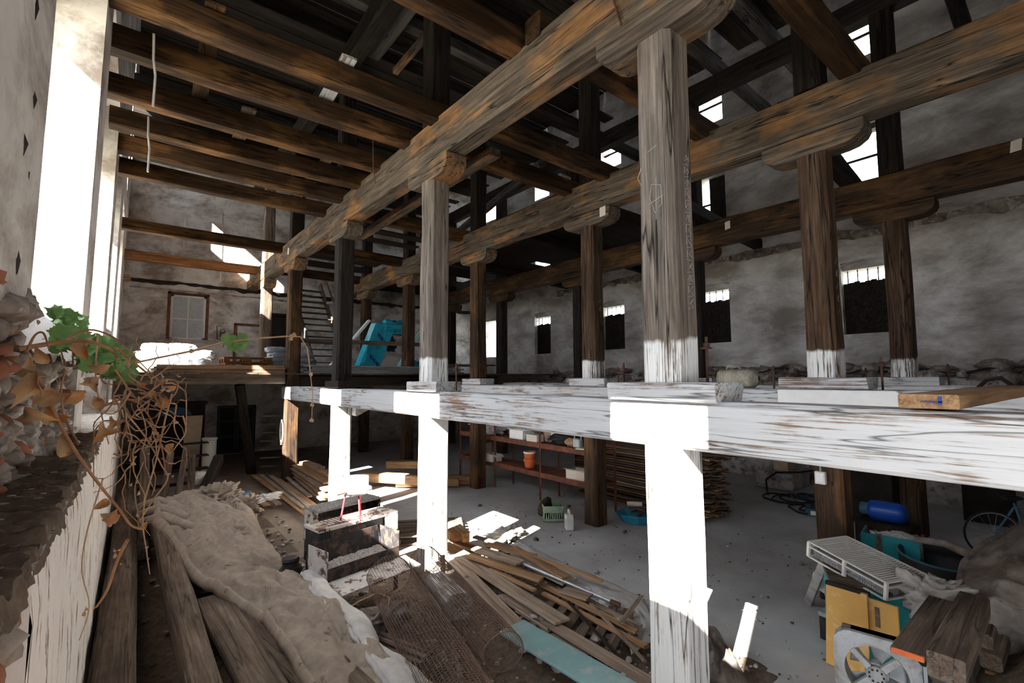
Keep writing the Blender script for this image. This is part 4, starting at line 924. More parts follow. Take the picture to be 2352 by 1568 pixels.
for i in range(13): mb.tube([(.1+.055*i,.03,.03),(.1+.055*i,.33,.03)],.004,4)
for y in (.03,.33): mb.tube([(.08,y,.03),(.8,y,.03)],.006,5)
mb.tube([(.8,.05,.03),(1.05,.30,.10)],.006,5); mb.build('wires','iron',t); M().tube([(-.04,.05,.035),(.09,.05,.035)],.014,7).build('handle','twigdry',t); M().tube([(-.02,.30,.035),(.09,.30,.035)],.014,7).build('handle','twigdry',t)
t=thing('pan_grill','round white pan grill with a wooden handle on three dark red legs','grill',(2.52,6.66,.90),.3)
M().lathe([(0,.36),(.16,.36),(.19,.41),(.215,.42),(.215,.435),(.18,.43),(.15,.375),(0,.375)],30,caps=False).build('pan','whitemetal',t,40)
M().lathe([(.205,.395),(.222,.395),(.222,.41),(.205,.41)],30,caps=False).build('rim','galv',t,40)
mb=M(); mb.grid(lambda u,v:((lambda a:(.185*math.cos(a),.185*math.sin(a),.43+.15*v))(-.3+2.6*u)),24,4); mb.build('wind_shield','whitemetal',t,60)
mb=M(); mb.bar((-.20,-.06,.42),(-.40,-.12,.43),.035,.02); mb.build('handle','twigdry',t)
for a in (.5,2.6,4.4):
    M().tube([(.13*math.cos(a),.13*math.sin(a),.37),(.19*math.cos(a),.19*math.sin(a),.012)],[.013,.012],8).build('leg','redpaint',t,50)
t=thing('bent_frame','bent grey tube frame lying behind the pan grill','frame',(3.35,7.9,0)); mb=M(); mb.tube([(.0,-.1,.05),(.05,.1,.6),(.1,.1,.62)],.012,6); mb.tube([(.0,.2,.05),(.35,.15,.15),(.42,.1,.35),(.3,.05,.55),(.05,.1,.60)],.014,7); mb.build('tube','greymetal',t,50)
pallet('pale pallet lying on the floor behind the bent tube frame',(3.6,7.8,0),-.5,'dusty')
t=thing('red_mower','small red and black machine half hidden beside the ash trough','machine',(1.72,6.75,.0)); bag_=M(); bag_.rock((0,0,.22),(.28,.36,.14),4); bag_.build('housing','redpaint',t,50); M().lathe([(.0,.32),(.14,.32),(.15,.40),(.10,.46),(.10,.5),(0,.5)],18,caps=False).build('engine_cover','blackmetal',t,40); M().lathe([(.09,.5),(.11,.52),(.09,.55),(0,.55)],14,caps=False).build('cap','blackmetal',t,40)
# ------------------------------------------------------------------ wire mesh rolls
def meshroll(label,p0,p1,r,seed,den=.033):
    t=thing('mesh_roll',label,'mesh roll',(0,0,0)); p0,p1=Vector(p0),Vector(p1); L=(p1-p0).length; mm=frame(p0,p1).to_3x3()
    nr=int(2*PI*r/den); nl=int(L/den); mb=M()
    def pt(a,x):
        k=1+.10*noise.noise(Vector((x*1.5+seed,math.cos(a),math.sin(a)))); return p0+mm@Vector((x,r*k*math.cos(a),r*.86*k*math.sin(a)))
    for i in range(nl+1):
        mb.tube([pt(2*PI*j/20,L*i/nl) for j in range(20)],.0026,3,close=True)
    for j in range(nr): mb.tube([pt(2*PI*j/nr,L*i/14) for i in range(15)],.0026,3)
    mb.build('wire_mesh','rustmesh',t)
    mb=M()
    for x in (0,L): mb.tube([pt(2*PI*j/24,x) for j in range(24)],.005,5,close=True)
    mb.build('edge_wire','rustmesh',t); return t
meshroll('rusty wire mesh roll lying on the sticks, the longer one next to the tarpaulin',(2.05,2.95,.36),(2.62,5.75,.40),.27,1)
meshroll('rusty wire mesh roll with its open end showing, next to the teal board',(2.62,3.40,.50),(3.06,5.65,.52),.19,2)
for k,(a,b) in enumerate((((1.98,4.9,.2),(2.2,4.1,.25)),((2.05,4.95,.2),(2.28,4.15,.25)),((2.14,4.95,.2),(2.36,4.2,.22)),((2.25,3.4,.25),(2.9,4.9,.25)),((2.3,3.0,.2),(2.75,4.6,.24)))):
    timber('pale_lath','pale broken lath under the wire mesh rolls, %s'%ORD[k],'lath',a,b,.05,.03,'dusty')
bag('plaster_lump','grey crumpled plastic with twine between the troughs and the mesh rolls','plastic',(2.25,5.15,.1),(.6,.4,.25),'clothgrey',.3,41,amp=.5)
t=thing('loose_twine','loop of pale twine by the ash trough','twine',(2.1,5.25,.3)); M().tube([(-.2,.1,.02),(.0,.15,.06),(.2,.1,.12),(.28,-.05,.1),(.22,-.16,.02)],.008,5).build('twine','twigdry',t,50)
# ------------------------------------------------------------------ teal board and plank heap
t=tag(slab(M(),at(1148,1458,z=.34),at(1400,1585,z=.34)-Vector((.10,.55,0)),at(1400,1575,z=.36),at(1203,1428,z=.36),.03).build('teal_board','tealboard',None,None,.01),'pale teal board with a dent lying at the near end of the plank heap','board')
d=(at(1440,1620,z=.35)-at(1180,1440,z=.35)).normalized()
bpy.data.objects.remove(t)
p=at(1175,1440,z=.33); q=Vector((d.y,-d.x,0)); mb=M()
P0=at(1145,1456,z=.33); P1=at(1203,1428,z=.33); d2=(P1-P0); e2=Vector((d2.y,-d2.x,0)).normalized()*1.5+Vector((0,0,-.02))
mb.hexa([P0,P0+e2,P1+e2,P1,P0+Vector((0,0,.03)),P0+e2+Vector((0,0,.03)),P1+e2+Vector((0,0,.03)),P1+Vector((0,0,.03))])
tag(mb.build('teal_board','tealboard',None,None,.012),'pale teal board with a dent lying at the near end of the plank heap','board')
HP=[((1033,1276),(1192,1442),.19,.27,'tan','wide grey plank at the wall side of the heap, running under the teal board'),
((1058,1278),(1292,1428),.21,.30,'tan','broad plank with a fresh orange end in the middle of the heap'),
((1078,1275),(1243,1331),.16,.36,'fresh','notched plank on top of the heap, close to the sunlit post'),
((1100,1262),(1196,1293),.21,.33,'tan','short broad plank across the top of the heap'),
((1117,1249),(1229,1277),.13,.30,'fresh','thin plank at the far sunlit edge of the heap'),
((1178,1257),(1303,1327),.15,.30,'fresh','plank with a split end lying over the pipe'),
((1210,1272),(1384,1334),.07,.30,'fresh','narrow long batten on the floor side of the heap'),
((1245,1342),(1462,1450),.08,.26,'fresh','long narrow batten running past the middle of the heap'),
((1272,1437),(1497,1570),.15,.26,'tan','long dusty board over the pallet slats, at the near end of the heap'),
((1246,1362),(1487,1486),.07,.23,'fresh','long batten over the pallet, ending at the big post'),
((1293,1354),(1355,1372),.18,.30,'tan','short square board lying on the battens'),
((1150,1368),(1268,1443),.12,.22,'tan','half-buried board beside the broad orange-ended plank'),
((1128,1308),(1228,1355),.07,.30,'fresh','short batten under the notched plank'),
((1263,1458),(1350,1506),.11,.20,'tan','broken board with a pointed end on the pallet'),
((1306,1382),(1410,1496),.03,.27,'darkwood','thin dark stick across the pallet, nearer the heap'),
((1357,1386),(1482,1520),.035,.27,'tan','thin brown stick pair crossing the pallet to the big post'),
((1425,1430),(1475,1368),.05,.33,'tan','short grey stick standing across beside the big post'),
((1018,1248),(1075,1280),.20,.22,'fresh','orange plank lit by the sun behind the limewashed post'),
((1024,1236),(1100,1262),.16,.18,'fresh','sunlit plank under the two cut blocks'),
((1090,1232),(1190,1262),.12,.20,'tan','pale plank half in the sun patch'),
((1100,1290),(1190,1345),.12,.22,'tan','plank showing between the notched plank and the broad one'),
((1215,1300),(1300,1342),.10,.22,'tan','board lying beside the pipe under the split plank'),
((1330,1370),(1470,1440),.09,.2,'tan','dusty board along the plastic sheet side of the heap'),
((1190,1400),(1262,1446),.08,.2,'tan','narrow board end beside the teal board')]
for k,(a,b,w_,z,mm,l) in enumerate(HP): timber('loose_plank',l,'plank',at(*a,z=z-.04),at(*b,z=z-.04),w_,.028 if w_>.06 else .02,mm,.004,.004,ragged=.03)
for k,(a,l) in enumerate((((1040,1212),'cut timber block in the sun, the wider of two'),((1067,1214),'cut timber block in the sun, with a clean square end'))):
    p=at(*a,z=.40); timber('cut_block',l,'block',p+Vector((.02,.28,-.06)),p+Vector((-.10,-.24,-.06)),.17-.03*k,.14,'fresh',.004,.008)
timber('split_log','pale rough split log standing on edge by the limewashed post','log',(3.17,5.55,.24),(3.02,4.75,.27),.36,.26,'whitewood',.05,.09,ragged=.1,step=.12)
timber('lath_stub','small upright lath behind the split log','lath',(3.32,5.6,.1),(3.36,5.7,.5),.07,.04,'fresh')
t=thing('metal_pipe','grey metal pipe in the plank heap with a socket end','pipe',(0,0,0)); a,b=at(1198,1293,z=.26),at(1420,1388,z=.20); M().tube([a,b],.022,10).build('tube','galv',t,40); M().tube([b-(b-a).normalized()*.1,b+(b-a).normalized()*.02],.03,10).build('socket','iron',t,40)
pallet('grey dusty pallet under the loose planks by the big sunlit post',(3.55,3.05,.02),.45,'dusty')
A=[at(q[0],q[1],z=.03) for q in ((1195,1244),(1290,1290),(1400,1335),(1470,1370),(1500,1420),(1510,1470))]
B=[at(q[0],q[1],z=.10) for q in ((1150,1262),(1240,1310),(1350,1370),(1400,1400),(1440,1450),(1450,1500))]
sheet('plastic_sheet','dirty pale plastic sheet showing under the floor side of the plank heap','sheet',A,B,20,60,'ragpale',.03,.05,4,8,.0)
A=[at(q[0],q[1],z=.0) for q in ((1600,1455),(1650,1470),(1690,1510),(1725,1580))]
B=[at(q[0],q[1],z=.22) for q in ((1580,1480),(1605,1500),(1615,1560),(1620,1640))]
sheet('canvas_sheet','crumpled beige canvas on the concrete at the foot of the big sunlit post','canvas',A,B,24,30,'clothgrey',.16,.08,4,11,.0)
bag('crumpled_paper','crumpled brown paper on the floor by the sun patch','paper',(5.35,6.9,0),(.75,.45,.12),'cardpale',.4,43,amp=.7)
def hz2(x,y): return .13*max(0,1-((x-3.6)/1.5)**2)*max(0,1-((y-4.4)/2.3)**2)+.05*soft((x,y),2.5)+.02*soft((x,y),9)-.02
mb=M(); mb.grid(lambda u,v:(2.1+3*u,2.1+4.6*v,hz2(2.1+3*u,2.1+4.6*v)-.03*(u in(0,1) or v in(0,1))),60,90)
tag(mb.build('dirt_patch','soil',None,70),kind='stuff')
mb=M()
for i in range(420):
    x,y=R.uniform(2.3,5.0),R.uniform(2.3,6.6); s=R.uniform(.006,.03); mb.rock((x,y,max(0,hz2(x,y))+s*.4),(s,s*.8,s*.6),i+1300,mi=i%3>1)
for i in range(120):
    x,y=R.uniform(2.4,4.9),R.uniform(2.5,6.3); a=R.uniform(0,PI); l=R.uniform(.05,.16); mb.bar((x,y,max(0,hz2(x,y))+.02),(x+l*math.cos(a),y+l*math.sin(a),max(0,hz2(x,y))+.03),.012,.008,2)
tag(mb.build('plaster_chips',['stone','soil','dusty'],None,40),kind='stuff')
mb=M()
for i in range(60): mb.rock((R.uniform(3.0,4.9),R.uniform(2.6,6.4),.02+R.random()*.22),(R.uniform(.02,.06),R.uniform(.02,.06),R.uniform(.015,.04)),i+700)
tag(mb.build('plaster_lumps','stone',None,40),kind='stuff')
mb=M()
for i in range(900):
    x,y=R.uniform(4.2,10),R.uniform(.6,9)
    if (x-7)**2<.05: continue
    s=R.uniform(.004,.022) if i%40 else .05; mb.rock((x,y,s*.3),(s,s*R.uniform(.5,1),s*.5),i,mi=i%3>1)
tag(mb.build('floor_litter',['stone','soil'],None,40),kind='stuff')
mb=M()
for i in range(420):
    x=R.uniform(.2,2.6); y=R.uniform(2.4,11); z=max(0,hz(x,y))+.02; s=R.uniform(.01,.05); mb.rock((x,y,z),(s,s*.8,s*.5),i+900,mi=i%3>1)
for i in range(160):
    x=R.uniform(.5,2.4); y=R.uniform(2.6,8); z=max(0,hz(x,y))+.05; a=R.uniform(0,PI); l=R.uniform(.05,.2); mb.bar((x,y,z),(x+l*math.cos(a),y+l*math.sin(a),z+.02),.008,.006)
tag(mb.build('rubble_litter',['stone','soil'],None,40),kind='stuff')
# ------------------------------------------------------------------ junk corner by the middle row
def vframe(name,label,cat,a,b,z):
    """thing at the foot of an upright face whose top edge runs a->b (photo points at height z)"""
    p,q=at(*a,z=z),at(*b,z=z); t=thing(name,label,cat,(p.x,p.y,0),math.atan2(q.y-p.y,q.x-p.x)); return t,(q-p).length
t,L=vframe('turquoise_cabinet','turquoise metal cabinet half hidden behind the yellow panels','cabinet',(1908,1332),(2128,1366),.76)
M().box((0,0,.02),(L,.55,.75)).build('body','turquoise',t,None,.01); M().box((-.01,-.012,.72),(L+.01,.56,.77)).build('top','dusty',t); M().box((.02,-.018,.06),(L-.02,0,.70)).build('door','turquoise',t,None,.006)
t,L=vframe('ochre_board','tall ochre-yellow furniture panel leaning on the turquoise cabinet','panel',(1901,1334),(1998,1362),.75)
mb=M(); mb.hexa([(0,-.16,0),(L,-.16,0),(L,-.13,0),(0,-.13,0),(0,-.05,.76),(L,-.05,.76),(L,-.02,.76),(0,-.02,.76)]); mb.build('board','ochre',t,None,.004); M().box((-.005,-.06,.735),(L+.005,-.01,.768)).build('dark_edge','nearblack',t); M().box((L*.86,-.10,.40),(L,-.06,.76)).build('side_strip','ochre',t)
t,L=vframe('ochre_sheet','small ochre drawer front with a narrow slot handle leaning on the turquoise cabinet','drawer',(1972,1352),(2076,1384),.72)
M().box((0,-.16,.40),(L,-.13,.72)).build('front','ochre',t,None,.006); M().box((L*.50,-.168,.48),(L*.60,-.158,.66)).build('slot_handle','dusty',t); M().box((.04,-.13,.36),(L-.05,-.03,.41)).build('bottom','nearblack',t)
t,L=vframe('box_fan','grey square ventilation fan with spokes and broad blades','fan',(1918,1436),(2122,1492),.86)
H=.86; R0=.20; C=(L*.47,H-.262); mb=M(); n=48
sq=[]
for i in range(n):
    a=2*PI*i/n; c,s_=math.cos(a),math.sin(a); k=1/max(abs(c),abs(s_)); k=min(k,1.22)
    sq.append((C[0]+c*k*L*.5 if True else 0,C[1]+s_*k*.262))
cir=[(C[0]+R0*math.cos(2*PI*i/n),C[1]+R0*math.sin(2*PI*i/n)) for i in range(n)]
for i in range(n):
    j=(i+1)%n; A_,B_,C_,D_=sq[i],sq[j],cir[j],cir[i]; mid=lambda p,q:((p[0]*.25+q[0]*.75),(p[1]*.25+q[1]*.75)); E_,F_=mid(A_,D_),mid(B_,C_)
    mb.add([(A_[0],-.02,A_[1]),(B_[0],-.02,B_[1]),(F_[0],-.05,F_[1]),(E_[0],-.05,E_[1]),(C_[0],-.045,C_[1]),(D_[0],-.045,D_[1]),(C_[0],.10,C_[1]),(D_[0],.10,D_[1]),(A_[0],.10,A_[1]),(B_[0],.10,B_[1])],[(0,1,2,3),(3,2,4,5),(5,4,6,7),(0,8,9,1)])
mb.build('housing','greymetal',t,40)
mb=M(); mb.lathe([(0,-.06),(.065,-.06),(.075,-.05),(.075,.02),(0,.02)],24,mat=Matrix.Translation((C[0],0,C[1]))@Matrix.Rotation(-PI/2,4,'X')@Matrix.Rotation(PI,4,'X'),caps=False)
mb.lathe([(0,-.065),(.06,-.065),(.065,-.055)],24,mat=Matrix.Translation((C[0],0,C[1]))@Matrix.Rotation(-PI/2,4,'X'),caps=False); mb.build('hub','greymetal',t,40)
mb=M()
for i in range(9): mb.cbox((C[0]+.045*math.cos(i*.7),-.068,C[1]+.045*math.sin(i*.7)),(.012,.01,.012))
mb.build('hub_hole_shade','nearblack',t)  # solid near-black dots, painted shade of the hub's holes
for k in range(4):
    a=.5+k*PI/2+.3; M().bar((C[0]+.06*math.cos(a),-.03,C[1]+.06*math.sin(a)),(C[0]+R0*1.02*math.cos(a),-.03,C[1]+R0*1.02*math.sin(a)),.045,.05,upv=(0,1,0)).build('spoke','greymetal',t,None,.004)
for k in range(5):
    a=k*2*PI/5+.2; mb=M()
    mb.grid(lambda u,v:(C[0]+(.05+u*(R0-.075))*math.cos(a+(v-.5)*(.75+.2*u)),.05+(v-.5)*.07,C[1]+(.05+u*(R0-.075))*math.sin(a+(v-.5)*(.75+.2*u))),8,6); o=mb.build('blade','greymetal',t,60); s=o.modifiers.new('t','SOLIDIFY'); s.thickness=.004
M().box((L*.98,-.02,.0),(L*1.02,.22,.82)).box((.0,.02,0),(.04,.2,.42)).box((.0,-.01,.30),(L,.01,.36)).build('side_frame','greypaint',t); M().box((.04,.02,.80),(L*.98,.10,.86)).build('top_board','dusty',t)
# white fridge condenser grille resting on top
P00,P10,P11,P01=at(1858,1243,z=.99),at(2036,1338,z=.88),at(2175,1316,z=.88),at(1958,1238,z=.99)
u_=(P10-P00); v_=(P01-P00); v_-=u_*(v_.dot(u_)/u_.length_squared); Lr=u_.length; Wr=v_.length
t=thing('wire_grille','white slatted metal heater grille with rust specks, resting on the turquoise cabinet','grille',(0,0,0)); mx=Matrix((u_.normalized(),v_.normalized(),u_.normalized().cross(v_.normalized()))).transposed().to_4x4(); mx.translation=P00; t.matrix_basis=mx
TH=.17
for k in range(27): M().tube([(.02+k*(Lr-.04)/26,0,0),(.02+k*(Lr-.04)/26,Wr,0)],.0075,6).build('top_slat','whitemetal',t,50)
mb=M()
for z in (0,-.055,-TH):
    for a,b in (((0,0),(Lr,0)),((Lr,0),(Lr,Wr)),((Lr,Wr),(0,Wr)),((0,Wr),(0,0))): mb.bar((a[0],a[1],z),(b[0],b[1],z),.022,.014)
for x,y in ((0,0),(Lr*.5,0),(Lr,0),(Lr,Wr),(Lr*.5,Wr),(0,Wr)): mb.bar((x,y,.0),(x,y,-TH),.03,.03)
mb.build('frame','whitemetal',t,None,.002)
mb=M()
for k in range(34):
    x=.06+k*(Lr-.12)/33
    for z in (-.085,-.125): mb.tube([(x,.03,z),(x+.012,.012,z-.012),(x,.03,z-.024)],.009,6)
mb.build('coil_fins','galv',t,50)
M().box((.03,.05,-TH+.01),(Lr-.03,Wr-.03,-.09)).build('inner_block','greymetal',t); M().tube([(Lr*.98,.05,-.12),(Lr*1.02,.05,-.12)],.022,10).build('pipe_stub','iron',t,50); M().tube([(-.01,.05,-.07),(-.03,.05,-.07)],.02,10).build('pipe_stub','whitemetal',t,50)
bag('grey_rag','grey crumpled rag hanging over the end of the white grille','rag',(6.02,1.12,.60),(.30,.52,.34),'ragpale',.5,51,amp=.55)
# grey bracket leg with round disc, black box
t=thing('grey_trestle','slanting grey trestle leg with a round pale disc under the white grille','trestle',(0,0,0))
a,b=at(1856,1384,z=0),at(1892,1292,z=.76); M().bar(a,b,.09,.05,upv=(1,0,0)).build('leg','greymetal',t,None,.006); M().bar(a+Vector((.35,-.1,0)),b+Vector((.12,-.05,0)),.06,.04,upv=(1,0,0)).build('leg','greypaint',t)
p=at(1898,1335,z=.42); mb=M(); mb.lathe([(0,-.015),(.14,-.015),(.15,0),(.14,.015),(0,.015)],24,mat=Matrix.Translation(p)@Matrix.Rotation(PI/2,4,'Y'),caps=False); mb.build('disc','canister',t,40)
t,L=vframe('black_battery','small black box with a grey lid on the concrete beside the yellow panel','box',(1880,1404),(1912,1416),.28); M().box((0,0,0),(.36,.2,.24)).build('case','rubber',t,None,.008); M().box((-.005,-.005,.24),(.365,.205,.29)).build('lid','greymetal',t,None,.008)
# planks and squared timber in front of the cabinet
a,b=at(2152,1400,z=.90),at(2084,1502,z=.92); timber('red_plank','grey plank with a bright orange broken end lying over the fan','plank',b,a+(a-b)*.25,.19,.04,'dusty',.004,.006,ragged=.03)
o=M().box((-.008,-.09,-.018),(.004,.09,.018)).build('broken_end','orangeplastic'); o.parent=bpy.data.objects['red_plank']; 
a,b=at(2226,1414,z=.86),at(2172,1535,z=.90); timber('beam_offcut','thick grey-brown beam offcut with a rough sawn end beside the orange-ended plank','timber',b,a+(a-b)*.3,.20,.16,'dusty',.008,.012,ragged=.03)
timber('dark_plank','dark plank edge squeezed between the orange-ended plank and the beam offcut','plank',at(2120,1512,z=.84),at(2185,1408,z=.84),.06,.10,'darkwood')
for k,(a,b,l) in enumerate((((2255,1470,.5),(2275,1400,.6),'first brown timber end below the grey-brown beam offcut'),((2275,1520,.35),(2300,1440,.45),'second brown timber end under the hanging canvas'))):
    timber('timber_end',l,'timber',at(a[0],a[1],z=a[2]),at(b[0],b[1],z=b[2]),.15,.15,'dusty')
timber('yellow_lath','thin yellow lath on the floor below the hanging canvas','lath',at(2262,1540,z=.2),at(2352,1566,z=.2),.03,.02,'fresh')
# legs of a low workbench that carries the planks
timber('bench_leg','dark trestle leg under the beam offcut behind the fan','leg',(4.95,.80,0),(4.95,.80,.80),.12,.12,'darkwood'); bpy.data.objects['bench_leg'].name='support_post'
# canvas tarp on the right
A=[at(q[0],q[1],z=q[2]) for q in ((2420,1165,1.15),(2300,1230,1.02),(2240,1262,.95),(2205,1300,.85),(2195,1345,.78),(2215,1400,.70),(2262,1450,.50),(2300,1490,.3),(2310,1540,.10))]
B=[at(q[0],q[1],z=q[2]) for q in ((2480,1260,1.1),(2460,1290,1.12),(2450,1330,1.05),(2440,1360,.98),(2440,1390,.9),(2440,1430,.75),(2440,1480,.6),(2440,1520,.4),(2440,1580,.1))]
sheet('brown_canvas','big brown-grey canvas heaped beside the planks and the black tub','canvas',A,B,44,70,'clothgrey',.10,.07,3.5,21,.05)
mb=M(); mb.grid(lambda u,v:(5.0+u*3.6,-.5+v*1.45,(.75*math.sin(PI*min(1,u*.9+.1))*min(1,(1-v)*3.0)*(.8+.2*soft((u*3,v*3),2)))-.0),20,14)
tag(mb.build('junk_heap','soil',None,60),kind='stuff')
bag('pale_sack','pale dusty sack slumped on the floor below the brown canvas','sack',(5.15,.30,.0),(.7,.5,.42),'ragpale',.3,61,amp=.4)
t=thing('black_tub','big black oval tub beside the brown canvas','tub',(7.55,1.36,.12),.5)
M().lathe([(0,.02),(.34,.02),(.42,.6),(.45,.62),(.45,.60),(.36,.0),(0,.0)],36,mat=Matrix.Diagonal((1.1,.85,1,1)),caps=False).build('shell','rubber',t,50)
M().lathe([(.44,.60),(.465,.615),(.44,.63)],36,mat=Matrix.Diagonal((1.1,.85,1,1)),caps=False).build('rim','bluegrey',t,50)
t=thing('open_crate','open turquoise-sided crate behind the white grille','crate',(7.75,1.55,0),.15); M().box((0,0,0),(.03,.62,.80)).build('side_board','turquoise',t); M().box((0,.60,0),(.5,.63,.78)).build('side_board','bluegrey',t); M().box((-.02,.40,0),(.0,.46,.82)).build('post','dusty',t); M().box((0,0,0),(.5,.03,.78)).build('side_board','dusty',t)
mb=M(); mb.tube([at(2100,1238,z=.86),at(2170,1248,z=.88),at(2225,1272,z=.86),at(2262,1290,z=.84),at(2290,1300,z=.95)],[.04,.045,.05,.05,.03],10); tag(recenter(mb.build('cloth_roll','clothgrey',None,180)),'rolled brown cloth edge running behind the black tub','cloth')
# gas cylinder on a box, plastic wrap
t=thing('gas_cylinder','blue gas cylinder lying on its side in the dark behind the brown posts','cylinder',(10.0,2.16,.60),PI/2)
mb=M(); mb.lathe([(0,0),(.08,.005),(.15,.05),(.165,.12),(.165,.43),(.15,.5),(.08,.545),(0,.55)],28,mat=Matrix.Rotation(PI/2,4,'Y'),caps=False); mb.build('body','bluegas',t,50)
mb=M(); mb.lathe([(.10,.50),(.10,.64),(.085,.64),(.085,.5)],20,mat=Matrix.Rotation(PI/2,4,'Y'),caps=False); mb.build('collar','bluegrey',t,50)
M().tube([(.55,0,0),(.62,0,0)],.03,10).build('valve','iron',t,50); mb=M(); mb.box((-.166,-.0,-.02),(-.16,.0,.02)); 
tag(M().box((0,0,0),(.5,.75,.42)).build('dark_chest','darkwood',None,None,.01),'dark wooden chest under the blue gas cylinder','chest').location=(9.8,2.1,0)
bag('clear_film','bundle of clear plastic film in front of the blue gas cylinder','film',(9.35,2.15,.0),(.5,.75,.42),'ragpale',.1,63,amp=.6)
# bicycle
t=thing('old_bicycle','dark bicycle with pale rims leaning in the black corner','bicycle',(10.4,1.22,.10),math.radians(-62))
for x in (0,.98):
    mb=M(); mb.tube([(x+.33*math.cos(2*PI*i/36),0,.34+.33*math.sin(2*PI*i/36)) for i in range(36)],.011,6,close=True); mb.build('rim','silver',t,60)
    mb=M(); mb.tube([(x+.35*math.cos(2*PI*i/36),0,.34+.35*math.sin(2*PI*i/36)) for i in range(36)],.017,6,close=True); mb.build('tyre','rubber',t,60)
    mb=M()
    for i in range(18): a=2*PI*i/18; mb.tube([(x,.02*(-1)**i,.34),(x+.33*math.cos(a),0,.34+.33*math.sin(a))],.0018,3)
    mb.tube([(x,-.05,.34),(x,.05,.34)],.02,8); mb.build('spokes','galv',t)
mb=M()
for a,b in (((0,0,.34),(.38,0,.30)),((.38,0,.30),(.82,0,.78)),((.38,0,.30),(.26,0,.84)),((.26,0,.78),(.80,0,.85)),((0,0,.34),(.26,0,.78)),((.98,0,.34),(.80,0,.90)),((.80,0,.9),(.79,0,1.0))): mb.tube([a,b],.016,8)
mb.build('frame','bluegrey',t,50)
mb=M(); mb.tube([(.70,-.27,.98),(.80,-.12,1.0),(.79,0,1.0),(.80,.12,1.0),(.70,.27,.98)],.012,7); mb.build('handlebar','galv',t,50)
mb=M(); mb.rock((.24,0,.92),(.14,.07,.035),2); mb.build('saddle','rubber',t,50); M().box((.86,-.02,.5),(.90,.02,.53)).build('reflector','orangeplastic',t)
for k,(x,y,z0,h) in enumerate(((11.6,3.0,0,1.2),(13.4,1.6,0,1.0))):
    tag(M().box((-.3,-.35,0),(.3,.35,h)).build('dark_crate','nearblack',None,None,.01),'black crate standing in the dark corner by the barred wall, %s'%ORD[k],'crate').location=(x,y,z0)
# ------------------------------------------------------------------ vine on the ledge
def leafshape(mb,p,s,n,rot,curl=.4,lob=1):
    p=Vector(p); n=Vector(n).normalized(); a=n.orthogonal().normalized(); b=n.cross(a); a,b=a*math.cos(rot)+b*math.sin(rot),b*math.cos(rot)-a*math.sin(rot)
    out=[(0,-.42),(.12,-.5),(.30,-.44),(.42,-.28),(.36,-.14),(.40,.02),(.52,.14),(.36,.18),(.22,.20),(.14,.36),(.0,.56),(-.14,.36),(-.22,.20),(-.36,.18),(-.52,.14),(-.40,.02),(-.36,-.14),(-.42,-.28),(-.30,-.44),(-.12,-.5)] if lob else [(0,-.5),(.2,-.35),(.3,-.1),(.25,.15),(.1,.4),(0,.6),(-.1,.4),(-.25,.15),(-.3,-.1),(-.2,-.35)]
    c=lambda x,y:p+(a*x+b*y)*s+n*s*curl*(x*x*1.6-y*y*.9)
    k=len(out); vs=[c(0,0)]+[c(x*.55,y*.55) for x,y in out]+[c(x,y) for x,y in out]
    mb.add(vs,[(0,1+i,1+(i+1)%k) for i in range(k)]+[(1+i,1+k+i,1+k+(i+1)%k,1+(i+1)%k) for i in range(k)])
VY=3.35
v=thing('ivy_vine','tangled dry vine with orange leaves hanging over the crumbling ledge','vine',tuple(at(230,880,y=VY+.2)))
o0=v.location.copy()
def vp(px,py,y=VY): return at(px,py,y=y)-o0
ST=[(((80,857),(105,900),(137,973),(183,1051),(238,1125),(275,1170),(300,1205),(326,1215)),.012,VY-.5),
(((220,942),(275,918),(320,918),(350,895),(380,872),(407,878),(402,905),(372,930)),.008,VY),
(((395,905),(380,960),(365,1030),(352,1080),(335,1140),(328,1200),(336,1262),(344,1318)),.007,VY),
(((290,950),(335,1005),(372,1070),(385,1100),(350,1150),(322,1195)),.007,VY),
(((420,955),(427,990),(408,1020),(386,1040),(360,1000)),.006,VY),
(((293,1239),(270,1285),(247,1353),(220,1395)),.010,VY-.7),
(((60,810),(80,770),(100,765),(112,800)),.008,VY-.4),
(((150,780),(205,757),(262,775),(300,810),(340,850),(372,880)),.008,VY),
(((40,802),(110,790),(180,782),(226,790),(258,806),(272,824)),.016,VY-.3),
(((225,770),(220,860),(235,960),(250,1020)),.006,VY-.1),(((265,850),(300,900),(345,960),(372,1030),(380,1090)),.008,VY),
(((270,800),(330,850),(360,870),(375,890)),.009,VY),(((180,1020),(150,960),(140,900),(150,850)),.008,VY-.4),
(((236,1100),(200,1220),(188,1310),(205,1392),(182,1470)),.004,VY-.8),(((405,930),(400,980),(412,1010)),.006,VY),
(((300,900),(260,950),(200,930),(190,900)),.006,VY-.2),(((340,970),(372,1000),(400,960)),.005,VY),(((330,1060),(310,1120),(320,1190),(345,1230)),.003,VY),
(((290,880),(288,960),(300,1040),(296,1120)),.003,VY),(((360,870),(340,940),(350,990),(330,1040)),.003,VY)]
for pts,r,y in ST:
    P=[vp(a,b,y+.03*((i*5)%3-1)) for i,(a,b) in enumerate(pts)]
    Q=[]
    for i in range(len(P)-1):
        p0,p1,p2,p3=P[max(0,i-1)],P[i],P[i+1],P[min(len(P)-1,i+2)]
        for k in range(5):
            t_=k/5; Q.append(.5*((2*p1)+(p2-p0)*t_+(2*p0-5*p1+4*p2-p3)*t_*t_+(3*p1-p0-3*p2+p3)*t_**3))
    Q.append(P[-1]); n=len(Q)
    M().tube(Q,[r*.75*(1-.5*i/n) for i in range(n)],6).build('stem','twig' if r>.0075 else 'twigdry',v,60)
RV=random.Random(3)
